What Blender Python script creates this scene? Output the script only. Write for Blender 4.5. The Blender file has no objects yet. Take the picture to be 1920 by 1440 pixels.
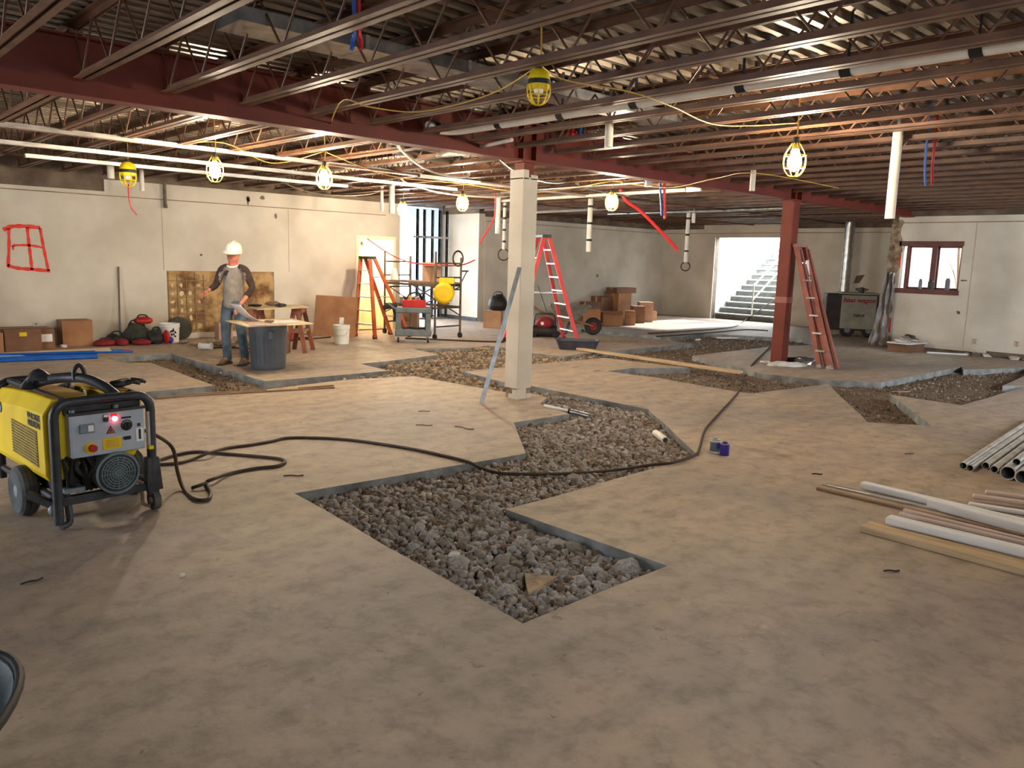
import bpy, bmesh, math, random
import numpy as np
from mathutils import Vector, Matrix, geometry, noise

random.seed(7)
rng = np.random.default_rng(7)
C = bpy.context.scene.collection
SC = bpy.context.scene
V = Vector
PI = math.pi

# ------------------------------------------------------------------ camera
YAW, PITCH, ROLL, F, CAMH = 0.819775665, 0.155023781, 0.0286811315, 1486.40864, 1.6
_ca, _sa = math.cos(YAW), math.sin(YAW)
_f0, _r0, _u0 = V((_ca, _sa, 0)), V((_sa, -_ca, 0)), V((0, 0, 1))
FWD = _f0 * math.cos(PITCH) - _u0 * math.sin(PITCH)
_up = _u0 * math.cos(PITCH) + _f0 * math.sin(PITCH)
RGT = _r0 * math.cos(ROLL) + _up * math.sin(ROLL)
UPV = _up * math.cos(ROLL) - _r0 * math.sin(ROLL)
cam_d = bpy.data.cameras.new('camera')
cam_d.sensor_fit = 'HORIZONTAL'; cam_d.sensor_width = 36.0; cam_d.lens = F / 1920 * 36.0
cam_d.clip_start = 0.05; cam_d.clip_end = 200
cam = bpy.data.objects.new('camera', cam_d); C.objects.link(cam)
cam.matrix_world = Matrix(((RGT.x, UPV.x, -FWD.x, 0), (RGT.y, UPV.y, -FWD.y, 0), (RGT.z, UPV.z, -FWD.z, CAMH), (0, 0, 0, 1)))
SC.camera = cam

# ------------------------------------------------------------------ world, light, exposure
SC.view_settings.view_transform = 'Standard'
SC.view_settings.look = 'None'
SC.view_settings.gamma = 1.0
SC.view_settings.use_curve_mapping = False
SC.view_settings.exposure = 1.62
SC.cycles.use_denoising = True
SC.cycles.max_bounces = 7
SC.cycles.diffuse_bounces = 4
SC.cycles.sample_clamp_indirect = 6.0
SC.cycles.caustics_reflective = False
SC.cycles.caustics_refractive = False
SKY_STRENGTH = 8.5
LAMP_STRENGTH = 370.0
wd = bpy.data.worlds.new('overcast_sky'); SC.world = wd; wd.use_nodes = True
_bg = wd.node_tree.nodes['Background']
_bg.inputs[0].default_value = (0.86, 0.93, 1.0, 1); _bg.inputs[1].default_value = SKY_STRENGTH

_sd = bpy.data.lights.new('low_sun', 'SUN'); _sd.energy = 7.0; _sd.angle = math.radians(3); _sd.color = (1.0, 0.98, 0.95)
_so = bpy.data.objects.new('low_sun', _sd); C.objects.link(_so); _so.location = (30, 12, 8)
_so.rotation_euler = V((-math.cos(math.radians(24.5)), 0.05, -math.sin(math.radians(24.5)))).to_track_quat('-Z', 'Y').to_euler()

def portal(loc, rot, sx, sy):
    d = bpy.data.lights.new('daylight_portal', 'AREA'); d.shape = 'RECTANGLE'; d.size = sx; d.size_y = sy
    d.cycles.is_portal = True
    o = bpy.data.objects.new('daylight_portal', d); C.objects.link(o); o.location = loc; o.rotation_euler = rot
portal((21.25, 12.65, 1.22), (0, PI / 2, 0), 2.44, 2.3)      # stair opening, facing -X
portal((17.46, 6.18, 1.72), (0, PI / 2, 0), 0.94, 1.1)       # window
portal((11.85, 17.3, 1.45), (-PI / 2, 0, 0), 2.7, 2.9)        # alcove opening, facing -Y
portal((-3.5, 7.9, 1.2), (0, -PI / 2, 0), 2.2, 1.8)          # loading door behind the camera, facing +X
portal((1.75, -1.2, 2.3), (PI / 2, 0, 0), 2.5, .5)           # unseen window band behind the camera, added for cool fill, facing +Y
portal((12.75, -1.2, 1.75), (PI / 2, 0, 0), 3.5, 1.5)          # unseen windows placed to fill the right side with daylight, facing +Y

# ------------------------------------------------------------------ measuring helpers (points of the place seen at a pixel)
def _ray(px, py):
    return FWD * F + RGT * (px - 960) - UPV * (py - 720)
def fp(px, py, z=0.0):
    d = _ray(px, py); t = (z - CAMH) / d.z
    return V((d.x * t, d.y * t, z))
def wy(px, py, Y):
    d = _ray(px, py); t = Y / d.y
    return V((d.x * t, Y, CAMH + d.z * t))
def wx(px, py, X):
    d = _ray(px, py); t = X / d.x
    return V((X, d.y * t, CAMH + d.z * t))
RZC = YAW - PI / 2          # turns local +x to the camera's right, local +y away from it
def depth(p): return (V(p) - V((0, 0, CAMH))).dot(FWD)

# ------------------------------------------------------------------ materials
def lin(c):
    return tuple(((v / 255) / 12.92 if v / 255 <= 0.04045 else ((v / 255 + 0.055) / 1.055) ** 2.4) for v in c)
MATS = {}
def mat(name, c1, c2=None, rough=0.7, metal=0.0, scale=6.0, bump=0.0, detail=5.0, spec=0.4, lo=0.35, hi=0.65, stretch=None, bscale=None):
    if name in MATS: return MATS[name]
    m = bpy.data.materials.new(name); m.use_nodes = True; MATS[name] = m
    nt = m.node_tree; b = nt.nodes['Principled BSDF']
    b.inputs['Roughness'].default_value = rough; b.inputs['Metallic'].default_value = metal
    b.inputs['Specular IOR Level'].default_value = spec
    a = lin(c1); b.inputs['Base Color'].default_value = (*a, 1)
    if c2 is None: c2 = tuple(max(0, v * 0.82) for v in c1)
    tc = nt.nodes.new('ShaderNodeTexCoord'); src = tc.outputs['Object']
    if stretch:
        mp = nt.nodes.new('ShaderNodeMapping'); mp.inputs['Scale'].default_value = stretch
        nt.links.new(src, mp.inputs[0]); src = mp.outputs[0]
    n = nt.nodes.new('ShaderNodeTexNoise'); n.inputs['Scale'].default_value = scale; n.inputs['Detail'].default_value = detail
    nt.links.new(src, n.inputs['Vector'])
    r = nt.nodes.new('ShaderNodeValToRGB')
    r.color_ramp.elements[0].position = lo; r.color_ramp.elements[1].position = hi
    r.color_ramp.elements[0].color = (*lin(c2), 1); r.color_ramp.elements[1].color = (*a, 1)
    nt.links.new(n.outputs[0], r.inputs[0]); nt.links.new(r.outputs[0], b.inputs['Base Color'])
    if bump:
        n2 = nt.nodes.new('ShaderNodeTexNoise'); n2.inputs['Scale'].default_value = bscale or scale * 4; n2.inputs['Detail'].default_value = 4
        nt.links.new(src, n2.inputs['Vector'])
        bp = nt.nodes.new('ShaderNodeBump'); bp.inputs['Strength'].default_value = bump; bp.inputs['Distance'].default_value = 0.02
        nt.links.new(n2.outputs[0], bp.inputs['Height']); nt.links.new(bp.outputs[0], b.inputs['Normal'])
    return m
def emit(name, c, s):
    if name in MATS: return MATS[name]
    m = bpy.data.materials.new(name); m.use_nodes = True; MATS[name] = m
    b = m.node_tree.nodes['Principled BSDF']
    b.inputs['Base Color'].default_value = (*c, 1); b.inputs['Emission Color'].default_value = (*c, 1); b.inputs['Emission Strength'].default_value = s
    return m

def floor_mat():
    m = bpy.data.materials.new('concrete_floor'); m.use_nodes = True
    nt = m.node_tree; b = nt.nodes['Principled BSDF']; L = nt.links.new
    b.inputs['Roughness'].default_value = 0.62; b.inputs['Specular IOR Level'].default_value = 0.35
    tc = nt.nodes.new('ShaderNodeTexCoord')
    def nz(scale, det=5, vec=None, dist=0.0, rough=0.5):
        n = nt.nodes.new('ShaderNodeTexNoise'); n.inputs['Scale'].default_value = scale; n.inputs['Detail'].default_value = det
        n.inputs['Distortion'].default_value = dist; n.inputs['Roughness'].default_value = rough
        L(vec or tc.outputs['Object'], n.inputs['Vector']); return n.outputs[0]
    def ramp(v, stops):
        r = nt.nodes.new('ShaderNodeValToRGB'); e = r.color_ramp.elements
        e[0].position, e[0].color = stops[0][0], (*stops[0][1], 1); e[1].position, e[1].color = stops[-1][0], (*stops[-1][1], 1)
        for p, c in stops[1:-1]:
            q = e.new(p); q.color = (*c, 1)
        L(v, r.inputs[0]); return r.outputs[0]
    def mix(a, c, f, mode='MIX'):
        x = nt.nodes.new('ShaderNodeMix'); x.data_type = 'RGBA'; x.blend_type = mode
        if isinstance(f, float): x.inputs['Factor'].default_value = f
        else: L(f, x.inputs['Factor'])
        for s, v in ((x.inputs['A'], a), (x.inputs['B'], c)):
            if isinstance(v, tuple): s.default_value = (*v, 1)
            else: L(v, s)
        return x.outputs['Result']
    base = ramp(nz(0.55, 6), [(0.3, lin((148, 136, 127))), (0.5, lin((168, 151, 134))), (0.7, lin((177, 158, 136)))])
    fine = ramp(nz(7.0, 8, rough=0.7), [(0.3, (0.62, 0.62, 0.64)), (0.52, (0.98, 0.98, 0.98)), (0.75, (1.1, 1.09, 1.07))])
    col = mix(base, fine, 1.0, 'MULTIPLY')
    blot = ramp(nz(1.9, 6, dist=0.6, rough=0.62), [(0.60, (0, 0, 0)), (0.72, (1, 1, 1))])
    col = mix(col, lin((108, 97, 88)), mix((0., 0., 0.), blot, 0.55))
    spots = ramp(nz(7.5, 5, dist=0.4, rough=0.65), [(0.64, (0, 0, 0)), (0.72, (1, 1, 1))])
    col = mix(col, lin((84, 76, 70)), mix((0., 0., 0.), spots, 0.6))
    dust = ramp(nz(16.0, 4), [(0.66, (0, 0, 0)), (0.78, (1, 1, 1))])
    col = mix(col, lin((196, 182, 164)), mix((0., 0., 0.), dust, 0.35))
    # faint trowel arcs
    w = nt.nodes.new('ShaderNodeTexWave'); w.wave_type = 'RINGS'; w.inputs['Scale'].default_value = 0.9; w.inputs['Distortion'].default_value = 9; w.inputs['Detail'].default_value = 3
    L(tc.outputs['Object'], w.inputs['Vector'])
    col = mix(col, ramp(w.outputs[0], [(0.0, (0.93, 0.93, 0.94)), (1.0, (1.04, 1.03, 1.02))]), 1.0, 'MULTIPLY')
    L(col, b.inputs['Base Color'])
    bp = nt.nodes.new('ShaderNodeBump'); bp.inputs['Strength'].default_value = 0.25; bp.inputs['Distance'].default_value = 0.01
    L(nz(22, 6), bp.inputs['Height']); L(bp.outputs[0], b.inputs['Normal'])
    return m

M = dict(
    floor=floor_mat(),
    cut=mat('sawn_concrete_edge', (148, 150, 150), (100, 98, 94), 0.85, scale=5, bump=0.5, lo=.3, hi=.7),
    soil=mat('brown_soil', (132, 112, 92), (88, 73, 60), 0.95, scale=9, bump=0.9, detail=8, lo=.3, hi=.7),
    stone=mat('crushed_stone', (184, 178, 172), (130, 124, 118), 0.9, scale=5, bump=0.4, lo=.3, hi=.7),
    gravel=mat('gravel', (166, 156, 144), (106, 96, 86), 0.9, scale=14, bump=0.4, lo=.3, hi=.7),
    tanstone=mat('tan_broken_concrete', (176, 152, 122), (132, 112, 92), 0.9, scale=9, bump=0.5),
    plaster=mat('white_plaster', (206, 198, 184), (186, 177, 162), 0.85, scale=1.4, bump=0.06, detail=7, bscale=18),
    block=mat('brown_block', (122, 104, 88), (88, 74, 62), 0.9, scale=3, bump=0.4),
    stained=mat('stained_backing', (184, 152, 104), (112, 80, 48), 0.9, scale=4.5, bump=0.5, detail=9, lo=.38, hi=.62),
    bluewall=mat('blue_sheathing', (160, 174, 190), (136, 150, 166), 0.8, scale=2),
    creamwall=mat('cream_closet', (240, 228, 196), (226, 210, 172), 0.8, scale=2),
    redsteel=mat('red_primer_steel', (120, 48, 34), (98, 40, 28), 0.6, scale=2.2, bump=0.05, spec=0.35, lo=.3, hi=.7),
    joist=mat('brown_primer_steel', (112, 76, 52), (80, 52, 36), 0.5, scale=4, spec=0.5),
    deck=mat('galvanised_deck', (150, 136, 120), (92, 80, 70), 0.42, 0.55, scale=2.5, lo=.3, hi=.72, stretch=(0.6, 3, 3)),
    galv=mat('galvanised_steel', (196, 198, 198), (150, 154, 156), 0.3, 0.85, scale=8),
    strut=mat('bright_steel_strut', (206, 200, 190), (170, 164, 154), 0.35, 0.7, scale=6, stretch=(1, 5, 5)),
    pvc=mat('white_pvc', (226, 218, 204), (208, 198, 184), 0.4, scale=4),
    black=mat('black_rubber', (34, 32, 32), (22, 21, 21), 0.6, scale=8),
    darkgrey=mat('dark_grey_metal', (62, 62, 64), (42, 42, 44), 0.5, 0.2, scale=8),
    framepaint=mat('dark_frame_paint', (66, 68, 74), (46, 46, 50), 0.45, 0.1, scale=9),
    yellow=mat('yellow_paint', (232, 200, 24), (208, 172, 26), 0.45, scale=3, lo=.25, hi=.6),
    dustyyellow=mat('dusty_yellow_top', (190, 150, 62), (150, 112, 56), 0.7, scale=6),
    grille=mat('yellow_grille', (156, 134, 44), (128, 106, 40), 0.6, scale=20),
    greypanel=mat('grey_control_panel', (172, 180, 190), (154, 162, 174), 0.45, scale=5),
    motor=mat('grey_green_motor', (112, 128, 132), (84, 98, 102), 0.5, scale=6),
    motordark=mat('motor_grille_dark', (52, 60, 62), (40, 46, 48), 0.6, scale=6),
    rim=mat('grey_wheel_rim', (132, 142, 150), (104, 112, 120), 0.5, 0.3, scale=6),
    tyre=mat('dusty_tyre', (92, 94, 96), (62, 64, 66), 0.85, scale=9, bump=0.2),
    white=mat('white_plastic', (232, 232, 228), (214, 212, 206), 0.5, scale=5),
    red=mat('red_plastic', (190, 40, 36), (158, 30, 30), 0.45, scale=6),
    darkred=mat('dark_red_fabric', (150, 38, 46), (104, 28, 34), 0.8, scale=8),
    blue=mat('blue_pipe', (20, 92, 178), (12, 74, 154), 0.35, scale=4),
    carton=mat('brown_cardboard', (164, 118, 82), (142, 100, 70), 0.85, scale=3, bump=0.03),
    cartond=mat('dark_cardboard', (128, 92, 70), (106, 76, 58), 0.85, scale=3),
    cartonp=mat('pale_cardboard', (186, 150, 122), (166, 130, 104), 0.85, scale=3),
    paper=mat('paper', (226, 222, 220), (206, 200, 198), 0.8, scale=5),
    plan=mat('printed_plan', (198, 176, 166), (150, 128, 120), 0.8, scale=28, lo=.42, hi=.56),
    wood=mat('pale_lumber', (200, 176, 140), (172, 146, 112), 0.75, scale=3, stretch=(1, 12, 12)),
    woodd=mat('weathered_lumber', (150, 122, 94), (112, 90, 70), 0.85, scale=4, stretch=(1, 10, 10)),
    ply=mat('plywood', (214, 196, 160), (190, 168, 132), 0.75, scale=4),
    trimw=mat('white_moulding', (230, 229, 228), (212, 210, 208), 0.55, scale=3, stretch=(1, 8, 8)),
    trimp=mat('pinkish_moulding', (204, 184, 172), (182, 160, 150), 0.6, scale=3, stretch=(1, 8, 8)),
    orange=mat('orange_fibreglass', (186, 88, 52), (160, 72, 42), 0.5, scale=5),
    redfib=mat('red_fibreglass', (206, 62, 52), (180, 50, 44), 0.5, scale=5),
    pinkfib=mat('faded_red_fibreglass', (156, 94, 82), (130, 78, 70), 0.55, scale=5),
    alu=mat('aluminium', (200, 200, 196), (176, 176, 172), 0.35, 0.8, scale=8),
    barrel=mat('grey_blue_barrel', (92, 96, 102), (72, 76, 82), 0.5, scale=3, lo=.3, hi=.7),
    jeans=mat('faded_denim', (84, 98, 112), (58, 68, 80), 0.9, scale=9),
    shirt=mat('grey_jersey', (138, 130, 122), (120, 112, 106), 0.95, scale=12),
    sleeve=mat('dark_brown_sleeve', (66, 50, 46), (48, 38, 36), 0.95, scale=12),
    skin=mat('skin', (196, 128, 104), (178, 108, 88), 0.6, scale=12),
    boot=mat('tan_work_boot', (128, 104, 80), (92, 74, 58), 0.85, scale=10),
    hat=mat('white_hard_hat', (226, 222, 210), (212, 206, 192), 0.35, scale=4),
    cable=mat('brown_black_cable', (70, 50, 38), (48, 36, 30), 0.6, scale=10),
    cord=mat('yellow_cord', (214, 176, 84), (190, 150, 66), 0.5, scale=10),
    redtube=mat('red_tube', (206, 48, 52), (180, 36, 42), 0.4, scale=8),
    bluetube=mat('blue_tube', (44, 92, 170), (36, 76, 146), 0.4, scale=8),
    spray=mat('red_spray_paint', (226, 66, 50), (206, 52, 42), 0.7, scale=20),
    winframe=mat('dark_red_window_frame', (104, 58, 54), (84, 46, 44), 0.55, scale=6),
    concrete=mat('pale_concrete', (206, 206, 200), (184, 184, 178), 0.85, scale=3, bump=0.1),
    riser=mat('grey_concrete_riser', (120, 122, 118), (98, 100, 96), 0.85, scale=4, bump=0.15),
    plastic=mat('grey_plastic_sheet', (150, 142, 138), (112, 104, 100), 0.35, scale=4, bump=0.3, spec=0.6),
    tornpl=mat('torn_plaster', (166, 144, 118), (110, 92, 74), 0.95, scale=8, bump=0.8),
    tub=mat('dark_blue_tub', (66, 66, 80), (48, 48, 60), 0.5, scale=5),
    teal=mat('blue_grey_stained_steel', (128, 146, 158), (70, 82, 92), 0.5, scale=7, lo=.3, hi=.7),
    purple=mat('purple_can', (74, 58, 168), (56, 44, 140), 0.4, scale=5),
    foil=mat('crumpled_foil', (214, 216, 218), (150, 152, 156), 0.2, 0.9, scale=6),
    scaff=mat('scaffold_steel', (112, 100, 86), (84, 74, 64), 0.5, 0.3, scale=6),
    cart=mat('grey_cart_plastic', (110, 116, 120), (90, 96, 100), 0.55, scale=6),
    olive=mat('olive_bag', (72, 74, 62), (52, 52, 44), 0.9, scale=6),
    moldd=mat('wheelbarrow_tray', (124, 122, 112), (94, 90, 82), 0.6, scale=6),
    heater=mat('dark_heater_body', (52, 46, 48), (38, 34, 36), 0.6, scale=6),
    heaterp=mat('grey_white_panel', (150, 146, 138), (132, 128, 120), 0.6, scale=5),
    mud=mat('mud_stain', (150, 136, 116), (122, 108, 92), 0.9, scale=6),
    joint=mat('plaster_joint', (178, 168, 152), (164, 154, 138), 0.85, scale=6),
    rustwood=mat('red_brown_timber', (150, 92, 66), (122, 74, 54), 0.8, scale=5),
    conduit=mat('bright_conduit', (222, 222, 220), (190, 192, 192), 0.25, 0.45, scale=6),
    bulbw=emit('lamp_bulb', (1.0, 0.83, 0.60), LAMP_STRENGTH),
    redlamp=emit('red_pilot_lamp', (1.0, 0.12, 0.16), 6.0),
)
def glass_mat():
    m = bpy.data.materials.new('window_glass'); m.use_nodes = True; nt = m.node_tree
    nt.nodes.remove(nt.nodes['Principled BSDF'])
    t = nt.nodes.new('ShaderNodeBsdfTransparent'); g = nt.nodes.new('ShaderNodeBsdfGlossy'); g.inputs['Roughness'].default_value = 0.05
    t.inputs[0].default_value = (0.94, 0.96, 0.97, 1)
    x = nt.nodes.new('ShaderNodeMixShader'); x.inputs[0].default_value = 0.06
    nt.links.new(t.outputs[0], x.inputs[1]); nt.links.new(g.outputs[0], x.inputs[2])
    nt.links.new(x.outputs[0], nt.nodes['Material Output'].inputs[0]); return m
M['glass'] = glass_mat()
def film_mat():
    m = bpy.data.materials.new('translucent_film'); m.use_nodes = True; nt = m.node_tree
    nt.nodes.remove(nt.nodes['Principled BSDF'])
    t = nt.nodes.new('ShaderNodeBsdfTranslucent'); t.inputs[0].default_value = (.42, .46, .50, 1)
    g = nt.nodes.new('ShaderNodeBsdfDiffuse'); g.inputs[0].default_value = (.5, .55, .6, 1)
    x = nt.nodes.new('ShaderNodeMixShader'); x.inputs[0].default_value = 0.45
    nt.links.new(t.outputs[0], x.inputs[1]); nt.links.new(g.outputs[0], x.inputs[2])
    nt.links.new(x.outputs[0], nt.nodes['Material Output'].inputs[0]); return m
M['film'] = film_mat()

# ------------------------------------------------------------------ mesh builder
class MB:
    def __init__(s): s.v = []; s.f = []
    def add(s, vs, fs):
        n = len(s.v); s.v += [tuple(p) for p in vs]; s.f += [tuple(i + n for i in q) for q in fs]; return s
    def box(s, x0, x1, y0, y1, z0, z1):
        return s.add([(x0, y0, z0), (x1, y0, z0), (x1, y1, z0), (x0, y1, z0), (x0, y0, z1), (x1, y0, z1), (x1, y1, z1), (x0, y1, z1)],
                     [(3, 2, 1, 0), (4, 5, 6, 7), (0, 1, 5, 4), (1, 2, 6, 5), (2, 3, 7, 6), (3, 0, 4, 7)])
    def bar(s, p0, p1, w, h, up=(0, 0, 1)):
        p0, p1 = V(p0), V(p1); d = (p1 - p0).normalized(); u = V(up)
        if abs(d.dot(u)) > 0.98: u = V((1, 0, 0)) if abs(d.x) < 0.9 else V((0, 1, 0))
        a = d.cross(u).normalized(); b = a.cross(d).normalized()
        q = []
        for p in (p0, p1):
            for i, j in ((-1, -1), (1, -1), (1, 1), (-1, 1)): q.append(p + a * (i * w / 2) + b * (j * h / 2))
        return s.add(q, [(0, 1, 2, 3), (7, 6, 5, 4), (0, 4, 5, 1), (1, 5, 6, 2), (2, 6, 7, 3), (3, 7, 4, 0)])
    def cyl(s, p0, p1, r0, r1=None, n=12, cap=True):
        r1 = r0 if r1 is None else r1; p0, p1 = V(p0), V(p1); d = (p1 - p0).normalized()
        a = d.orthogonal().normalized(); b = d.cross(a)
        q = [p + (a * math.cos(2 * PI * i / n) + b * math.sin(2 * PI * i / n)) * r for p, r in ((p0, r0), (p1, r1)) for i in range(n)]
        fs = [(i, (i + 1) % n, n + (i + 1) % n, n + i) for i in range(n)]
        if cap: fs += [tuple(range(n))[::-1], tuple(range(n, 2 * n))]
        return s.add(q, fs)
    def pipe(s, p0, p1, ro, ri, n=14):
        p0, p1 = V(p0), V(p1); d = (p1 - p0).normalized(); a = d.orthogonal().normalized(); b = d.cross(a); q = []
        for p, r in ((p0, ro), (p1, ro), (p1, ri), (p0, ri)):
            q += [p + (a * math.cos(2 * PI * i / n) + b * math.sin(2 * PI * i / n)) * r for i in range(n)]
        return s.add(q, [(k * n + i, k * n + (i + 1) % n, ((k + 1) % 4) * n + (i + 1) % n, ((k + 1) % 4) * n + i) for k in range(4) for i in range(n)])
    def tube(s, path, r, n=8, closed=False):
        P = [V(p) for p in path]; m = len(P); q = []; pa = None
        for i, p in enumerate(P):
            if closed: t = P[(i + 1) % m] - P[i - 1]
            else: t = P[min(i + 1, m - 1)] - P[max(i - 1, 0)]
            t.normalize()
            if pa is None: pa = t.orthogonal().normalized()
            pa = (pa - t * pa.dot(t)); pa = pa.normalized() if pa.length > 1e-6 else t.orthogonal().normalized()
            b = t.cross(pa); rr = r[i] if isinstance(r, (list, tuple)) else r
            q += [p + (pa * math.cos(2 * PI * k / n) + b * math.sin(2 * PI * k / n)) * rr for k in range(n)]
        fs = []
        for i in range(m if closed else m - 1):
            j = (i + 1) % m
            fs += [(i * n + k, i * n + (k + 1) % n, j * n + (k + 1) % n, j * n + k) for k in range(n)]
        if not closed: fs += [tuple(range(n))[::-1], tuple(range((m - 1) * n, m * n))]
        return s.add(q, fs)
    def lathe(s, prof, n=20, c=(0, 0, 0), sx=1.0, sy=1.0):
        q = [(c[0] + r * math.cos(2 * PI * k / n) * sx, c[1] + r * math.sin(2 * PI * k / n) * sy, c[2] + z) for r, z in prof for k in range(n)]
        fs = [(i * n + k, i * n + (k + 1) % n, (i + 1) * n + (k + 1) % n, (i + 1) * n + k) for i in range(len(prof) - 1) for k in range(n)]
        fs += [tuple(range(n))[::-1], tuple(range((len(prof) - 1) * n, len(prof) * n))]
        return s.add(q, fs)
    def prism(s, poly, z0, z1, axis='z'):
        n = len(poly)
        def P(a, b, c): return {'z': (a, b, c), 'y': (a, c, b), 'x': (c, a, b)}[axis]
        q = [P(a, b, z0) for a, b in poly] + [P(a, b, z1) for a, b in poly]
        return s.add(q, [tuple(range(n))[::-1], tuple(range(n, 2 * n))] + [(i, (i + 1) % n, n + (i + 1) % n, n + i) for i in range(n)])
    def ball(s, c, r, nu=10, nv=7):
        r = (r, r, r) if isinstance(r, (int, float)) else r
        q = [(c[0], c[1], c[2] - r[2])]
        for j in range(1, nv):
            t = PI * j / nv - PI / 2
            q += [(c[0] + r[0] * math.cos(t) * math.cos(2 * PI * i / nu), c[1] + r[1] * math.cos(t) * math.sin(2 * PI * i / nu), c[2] + r[2] * math.sin(t)) for i in range(nu)]
        q.append((c[0], c[1], c[2] + r[2])); e = len(q) - 1
        fs = [(0, 1 + (i + 1) % nu, 1 + i) for i in range(nu)]
        for j in range(nv - 2):
            a, b = 1 + j * nu, 1 + (j + 1) * nu
            fs += [(a + i, a + (i + 1) % nu, b + (i + 1) % nu, b + i) for i in range(nu)]
        a = 1 + (nv - 2) * nu
        fs += [(a + i, a + (i + 1) % nu, e) for i in range(nu)]
        return s.add(q, fs)
    def mesh(s, name, m, smooth=False, fixn=True):
        me = bpy.data.meshes.new(name); me.from_pydata(s.v, [], s.f)
        if fixn:
            bm = bmesh.new(); bm.from_mesh(me); bmesh.ops.recalc_face_normals(bm, faces=bm.faces); bm.to_mesh(me); bm.free()
        if smooth:
            me.polygons.foreach_set('use_smooth', [True] * len(me.polygons)); me.set_sharp_from_angle(angle=math.radians(38))
        for x in (m if isinstance(m, (list, tuple)) else [m]): me.materials.append(M[x] if isinstance(x, str) else x)
        me.update(); return me
    def build(s, name, m, parent=None, smooth=False, bevel=0.0, loc=None, rz=0.0, label=None):
        o = bpy.data.objects.new(name, s.mesh(name, m, smooth)); C.objects.link(o)
        if parent is not None: o.parent = parent
        if loc is not None: o.location = loc
        if rz: o.rotation_euler.z = rz
        if bevel:
            b = o.modifiers.new('bevel', 'BEVEL'); b.width = bevel; b.segments = 2; b.limit_method = 'ANGLE'
        if label: o['label'] = label
        return o
def jag(mb, amt):
    mb.v = [(x + random.uniform(-amt, amt), y + random.uniform(-amt, amt), z + random.uniform(-amt, amt)) for x, y, z in mb.v]; return mb

def tag(o, label, cat, group=None, kind=None):
    o['label'] = label; o['category'] = cat
    if group: o['group'] = group
    if kind: o['kind'] = kind
    return o
def thing(name, label, cat, loc=(0, 0, 0), rz=0.0, group=None):
    o = bpy.data.objects.new(name, None); C.objects.link(o); o.empty_display_size = 0.1
    o.location = loc; o.rotation_euler = (0, 0, rz)
    return tag(o, label, cat, group)
def struct(o, label=None, cat=None):
    o['kind'] = 'structure'
    if label: o['label'] = label
    if cat: o['category'] = cat
    return o
def children(o): return [c for c in C.objects if c.parent == o]
def dup(root, loc, rz=None, label=None, group=None):
    kids = [c for c in root.children]
    r = root.copy(); C.objects.link(r); r.location = loc
    if rz is not None: r.rotation_euler = (0, 0, rz)
    if label: r['label'] = label
    if group: r['group'] = group
    for ch in kids:
        c = ch.copy(); C.objects.link(c); c.parent = r
        for g in ch.children:
            d = g.copy(); C.objects.link(d); d.parent = c
    return r
def text(name, s, size, m, parent, mtx, shear=0.0, bold=0.0, align='CENTER'):
    cu = bpy.data.curves.new(name, 'FONT'); cu.body = s; cu.size = size; cu.align_x = align; cu.align_y = 'CENTER'
    cu.extrude = 0.0008; cu.shear = shear; cu.offset = bold
    t = bpy.data.objects.new(name + '_source', cu); C.objects.link(t)
    me = bpy.data.meshes.new_from_object(t); bpy.data.objects.remove(t); bpy.data.curves.remove(cu)
    me.transform(mtx); me.materials.clear(); me.materials.append(M[m])
    o = bpy.data.objects.new(name, me); C.objects.link(o); o.parent = parent
    return o
def lbar(name, a, b, w, h, m, bevel=0.0):
    a, b = V(a), V(b); L = (b - a).length; mb = MB(); mb.box(0, L, -w / 2, w / 2, -h / 2, h / 2)
    o = mb.build(name, m, bevel=bevel); o.location = a; o.rotation_euler = (b - a).to_track_quat('X', 'Z').to_euler(); return o
def spline(pts, k=6, closed=False):
    P = [V(p) for p in pts]; n = len(P); out = []
    rngs = range(n if closed else n - 1)
    for i in rngs:
        if closed: a, b, c, d = P[i - 1], P[i], P[(i + 1) % n], P[(i + 2) % n]
        else: a, b, c, d = P[max(i - 1, 0)], P[i], P[i + 1], P[min(i + 2, n - 1)]
        for j in range(k):
            t = j / k
            out.append(0.5 * ((2 * b) + (c - a) * t + (2 * a - 5 * b + 4 * c - d) * t * t + (3 * b - a - 3 * c + d) * t ** 3))
    if not closed: out.append(P[-1])
    return out

# ================================================================== STRUCTURE
WL, WF, WR, WS = 14.8, 15.7, 17.4, 21.2          # left wall Y, far wall Y, window wall X, stair wall X
CEIL = 3.20
X0, Y0 = -3.5, -1.2

# ---- floor slab with the sawn trenches
TRENCH_PX = [(552, 925), (986, 850), (963, 792), (1067, 776), (1013, 757), (1026, 745), (990, 735), (946, 735), (773, 705), (640, 713), (493, 731), (290, 750),
             (272, 735), (403, 723), (283, 680), (230, 680), (200, 672), (253, 667), (320, 663), (497, 715), (640, 703), (729, 695), (675, 682), (720, 678), (823, 665),
             (775, 654), (883, 652), (915, 648), (945, 652), (995, 662), (1059, 669), (1083, 664), (1133, 660), (1300, 644), (1214, 634), (1087, 622), (1091, 617),
             (1216, 629), (1258, 633), (1285, 631), (1314, 625), (1352, 627), (1443, 632), (1490, 634), (1530, 641), (1530, 646), (1443, 650), (1298, 667), (1393, 690),
             (1423, 700), (1547, 713), (1653, 717), (1803, 687), (1807, 693), (1925, 690), (1930, 700), (1880, 723), (1925, 724), (1803, 760), (1670, 740), (1747, 798),
             (1627, 792), (1553, 720), (1410, 738), (1372, 733), (1231, 708), (1139, 696), (1185, 690), (1295, 690), (1133, 671), (1060, 678), (995, 683), (869, 697),
             (946, 717), (994, 723), (1215, 767), (1311, 855), (948, 955), (1252, 1061), (980, 1169)]
TR = [fp(*p) for p in TRENCH_PX]
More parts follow.
